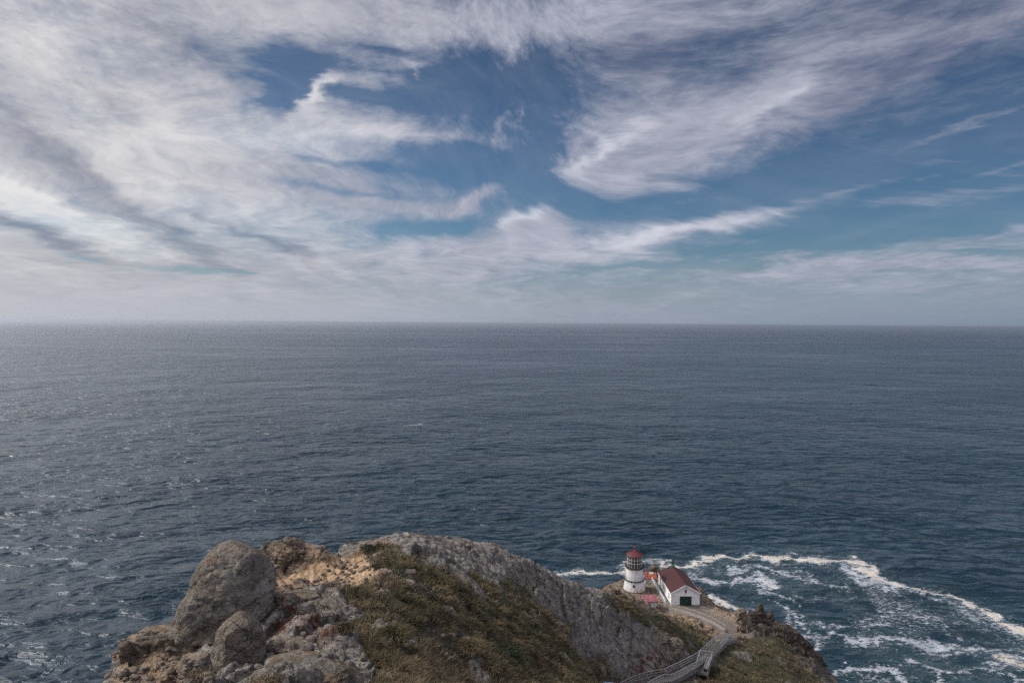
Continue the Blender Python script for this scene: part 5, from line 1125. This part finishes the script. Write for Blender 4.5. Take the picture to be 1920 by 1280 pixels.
tussock(915, 1262, 48, 1.1, 1.0, 'brown tussock at the bottom edge below the leafy green shrub', .8, .5, 1500)
tussock(650, 1212, 39, .75, .7, 'small dark tuft growing on the grey rock slope', .4, .3, 900)
tussock(628, 1200, 41, .6, .6, 'dull grey-green tuft just above the small dark tuft', .5, .35, 700)
tussock(600, 1126, 49, .4, .45, 'tiny tuft on top of the pale flat rock', .6, .5, 400)
tussock(560, 1103, 52, .45, .5, 'lone dark tuft at the lower corner of the sand slope', .35, .2, 450)
tussock(670, 1135, 51, .9, .75, 'greyish tussock between the pale stones under the sand slope', .65, .45, 1200)
tussock(748, 1120, 54, .9, .85, 'spiky pale tussock above the upright stone', .7, .8, 1100)
tussock(820, 1095, 60, 1.3, .9, 'olive hummock below the grey ridge right of the white sign', .45, .45, 1500)
tussock(700, 1255, 38, .8, .7, 'tuft on the rubble at the bottom edge left of the brown soil', .45, .4, 900)
def shrub(px, py, Y, rad, hgt, label, cA, cB, n=1500, name='shrub'):
    p = P(px, py, Y); gz = ground(p.x, p.y); base = np.array([p.x, p.y, gz]); E = empty(name, base, label=label, category='shrub')
    st = MB()
    for k in range(9):
        a = rng.uniform(0, 6.28); st.bar((0, 0, -.1), (math.cos(a) * rad * .6, math.sin(a) * rad * .6, hgt * rng.uniform(.4, .8)), .03)
    st.build('stem', M_WOODB, E)
    a = rng.uniform(0, 2 * np.pi, n); u = rng.uniform(0, 1, n); rr = np.sqrt(u) * rad
    lump = 1 + .35 * np.sin(a * 3 + 1) * (u) + .2 * np.sin(a * 7)
    c = np.stack([rr * np.cos(a) * lump, rr * np.sin(a) * lump, hgt * np.sqrt(np.clip(1 - u, 0, 1)) * rng.uniform(.55, 1.05, n) * (.8 + .25 * np.sin(a * 5 + rr * 6))], 1)
    d1 = rng.normal(size=(n, 3)); d1 /= np.linalg.norm(d1, axis=1)[:, None]; d2 = np.cross(d1, rng.normal(size=(n, 3))); d2 /= np.linalg.norm(d2, axis=1)[:, None]
    s = rng.uniform(.035, .075, n)[:, None]
    V = np.stack([c - d1 * s, c + d2 * s * .6, c + d1 * s, c - d2 * s * .6], 1).reshape(-1, 3)
    m, t, b = new_mat('shrub_leaves'); t.put(b.inputs['Base Color'], t.mix(t.attr('tone'), cA, cB)); b.inputs['Roughness'].default_value = .7
    mesh_np('foliage', V, np.arange(n * 4).reshape(-1, 4), m, {'tone': np.repeat(rng.uniform(0, 1, n), 4)}, False, E)
shrub(955, 1222, 56.5, 1.25, .9, 'leafy dark green shrub alone in the brown grass at the bottom centre', (.010, .022, .008), (.036, .060, .020), 2600)
shrub(742, 1078, 57.5, 1.3, .6, 'low dull green shrub left of the small white sign', (.020, .026, .012), (.055, .060, .030), 2200)
shrub(690, 1033, 66.5, .8, .5, 'dark green shrub at the top right edge of the sand slope', (.018, .024, .010), (.045, .055, .025), 1200)
shrub(790, 1125, 53.5, 1.5, .7, 'dark brownish shrub in the hollow right of the upright stone', (.020, .017, .011), (.060, .052, .030), 2200)

# ------------------------------------------------------------------ loose rubble
def rubble(n=2600):
    w_ = np.clip(TM['tan'] * .9 + TM['sand'] * .04 + TM['dirt'] * .25 + .05 * (1 - TM['grass']), 0, 1) * (1 - TM['road']) * (TY > 26) * (.15 + sstep(-.1, .35, fbm(TX, TY, TZ, 3, 3)))
    p = (w_ / w_.sum()).ravel(); idx = rng.choice(p.size, n, p=p)
    bm = bmesh.new(); bmesh.ops.create_icosphere(bm, subdivisions=1, radius=1); bv = np.array([v.co[:] for v in bm.verts]); bf = np.array([[v.index for v in f.verts] for f in bm.faces]); bm.free()
    k = len(bv); s = rng.gamma(2.2, .055, n) + .05; sc = s[:, None] * rng.uniform(.6, 1.3, (n, 3)) * np.array([1, 1, .7])
    V = bv[None] * (1 + rng.normal(size=(n, k, 1)) * .16) * sc[:, None]
    a = rng.uniform(0, 6.28, n); c, s_ = np.cos(a)[:, None], np.sin(a)[:, None]; V = np.stack([V[..., 0] * c - V[..., 1] * s_, V[..., 0] * s_ + V[..., 1] * c, V[..., 2]], -1)
    V += np.stack([TX.ravel()[idx], TY.ravel()[idx], TZ.ravel()[idx] + s * .15], 1)[:, None]
    Fc = (bf[None] + np.arange(n)[:, None, None] * k).reshape(-1, 3)
    o = mesh_np('rubble', V.reshape(-1, 3), Fc, rock_mat('rubble_stone', .6, 0, .2, .95), {'low': np.zeros(n * k)}, False); tag(o, 'loose tan and grey rubble lying on the bare slopes', kind='stuff')
rubble()
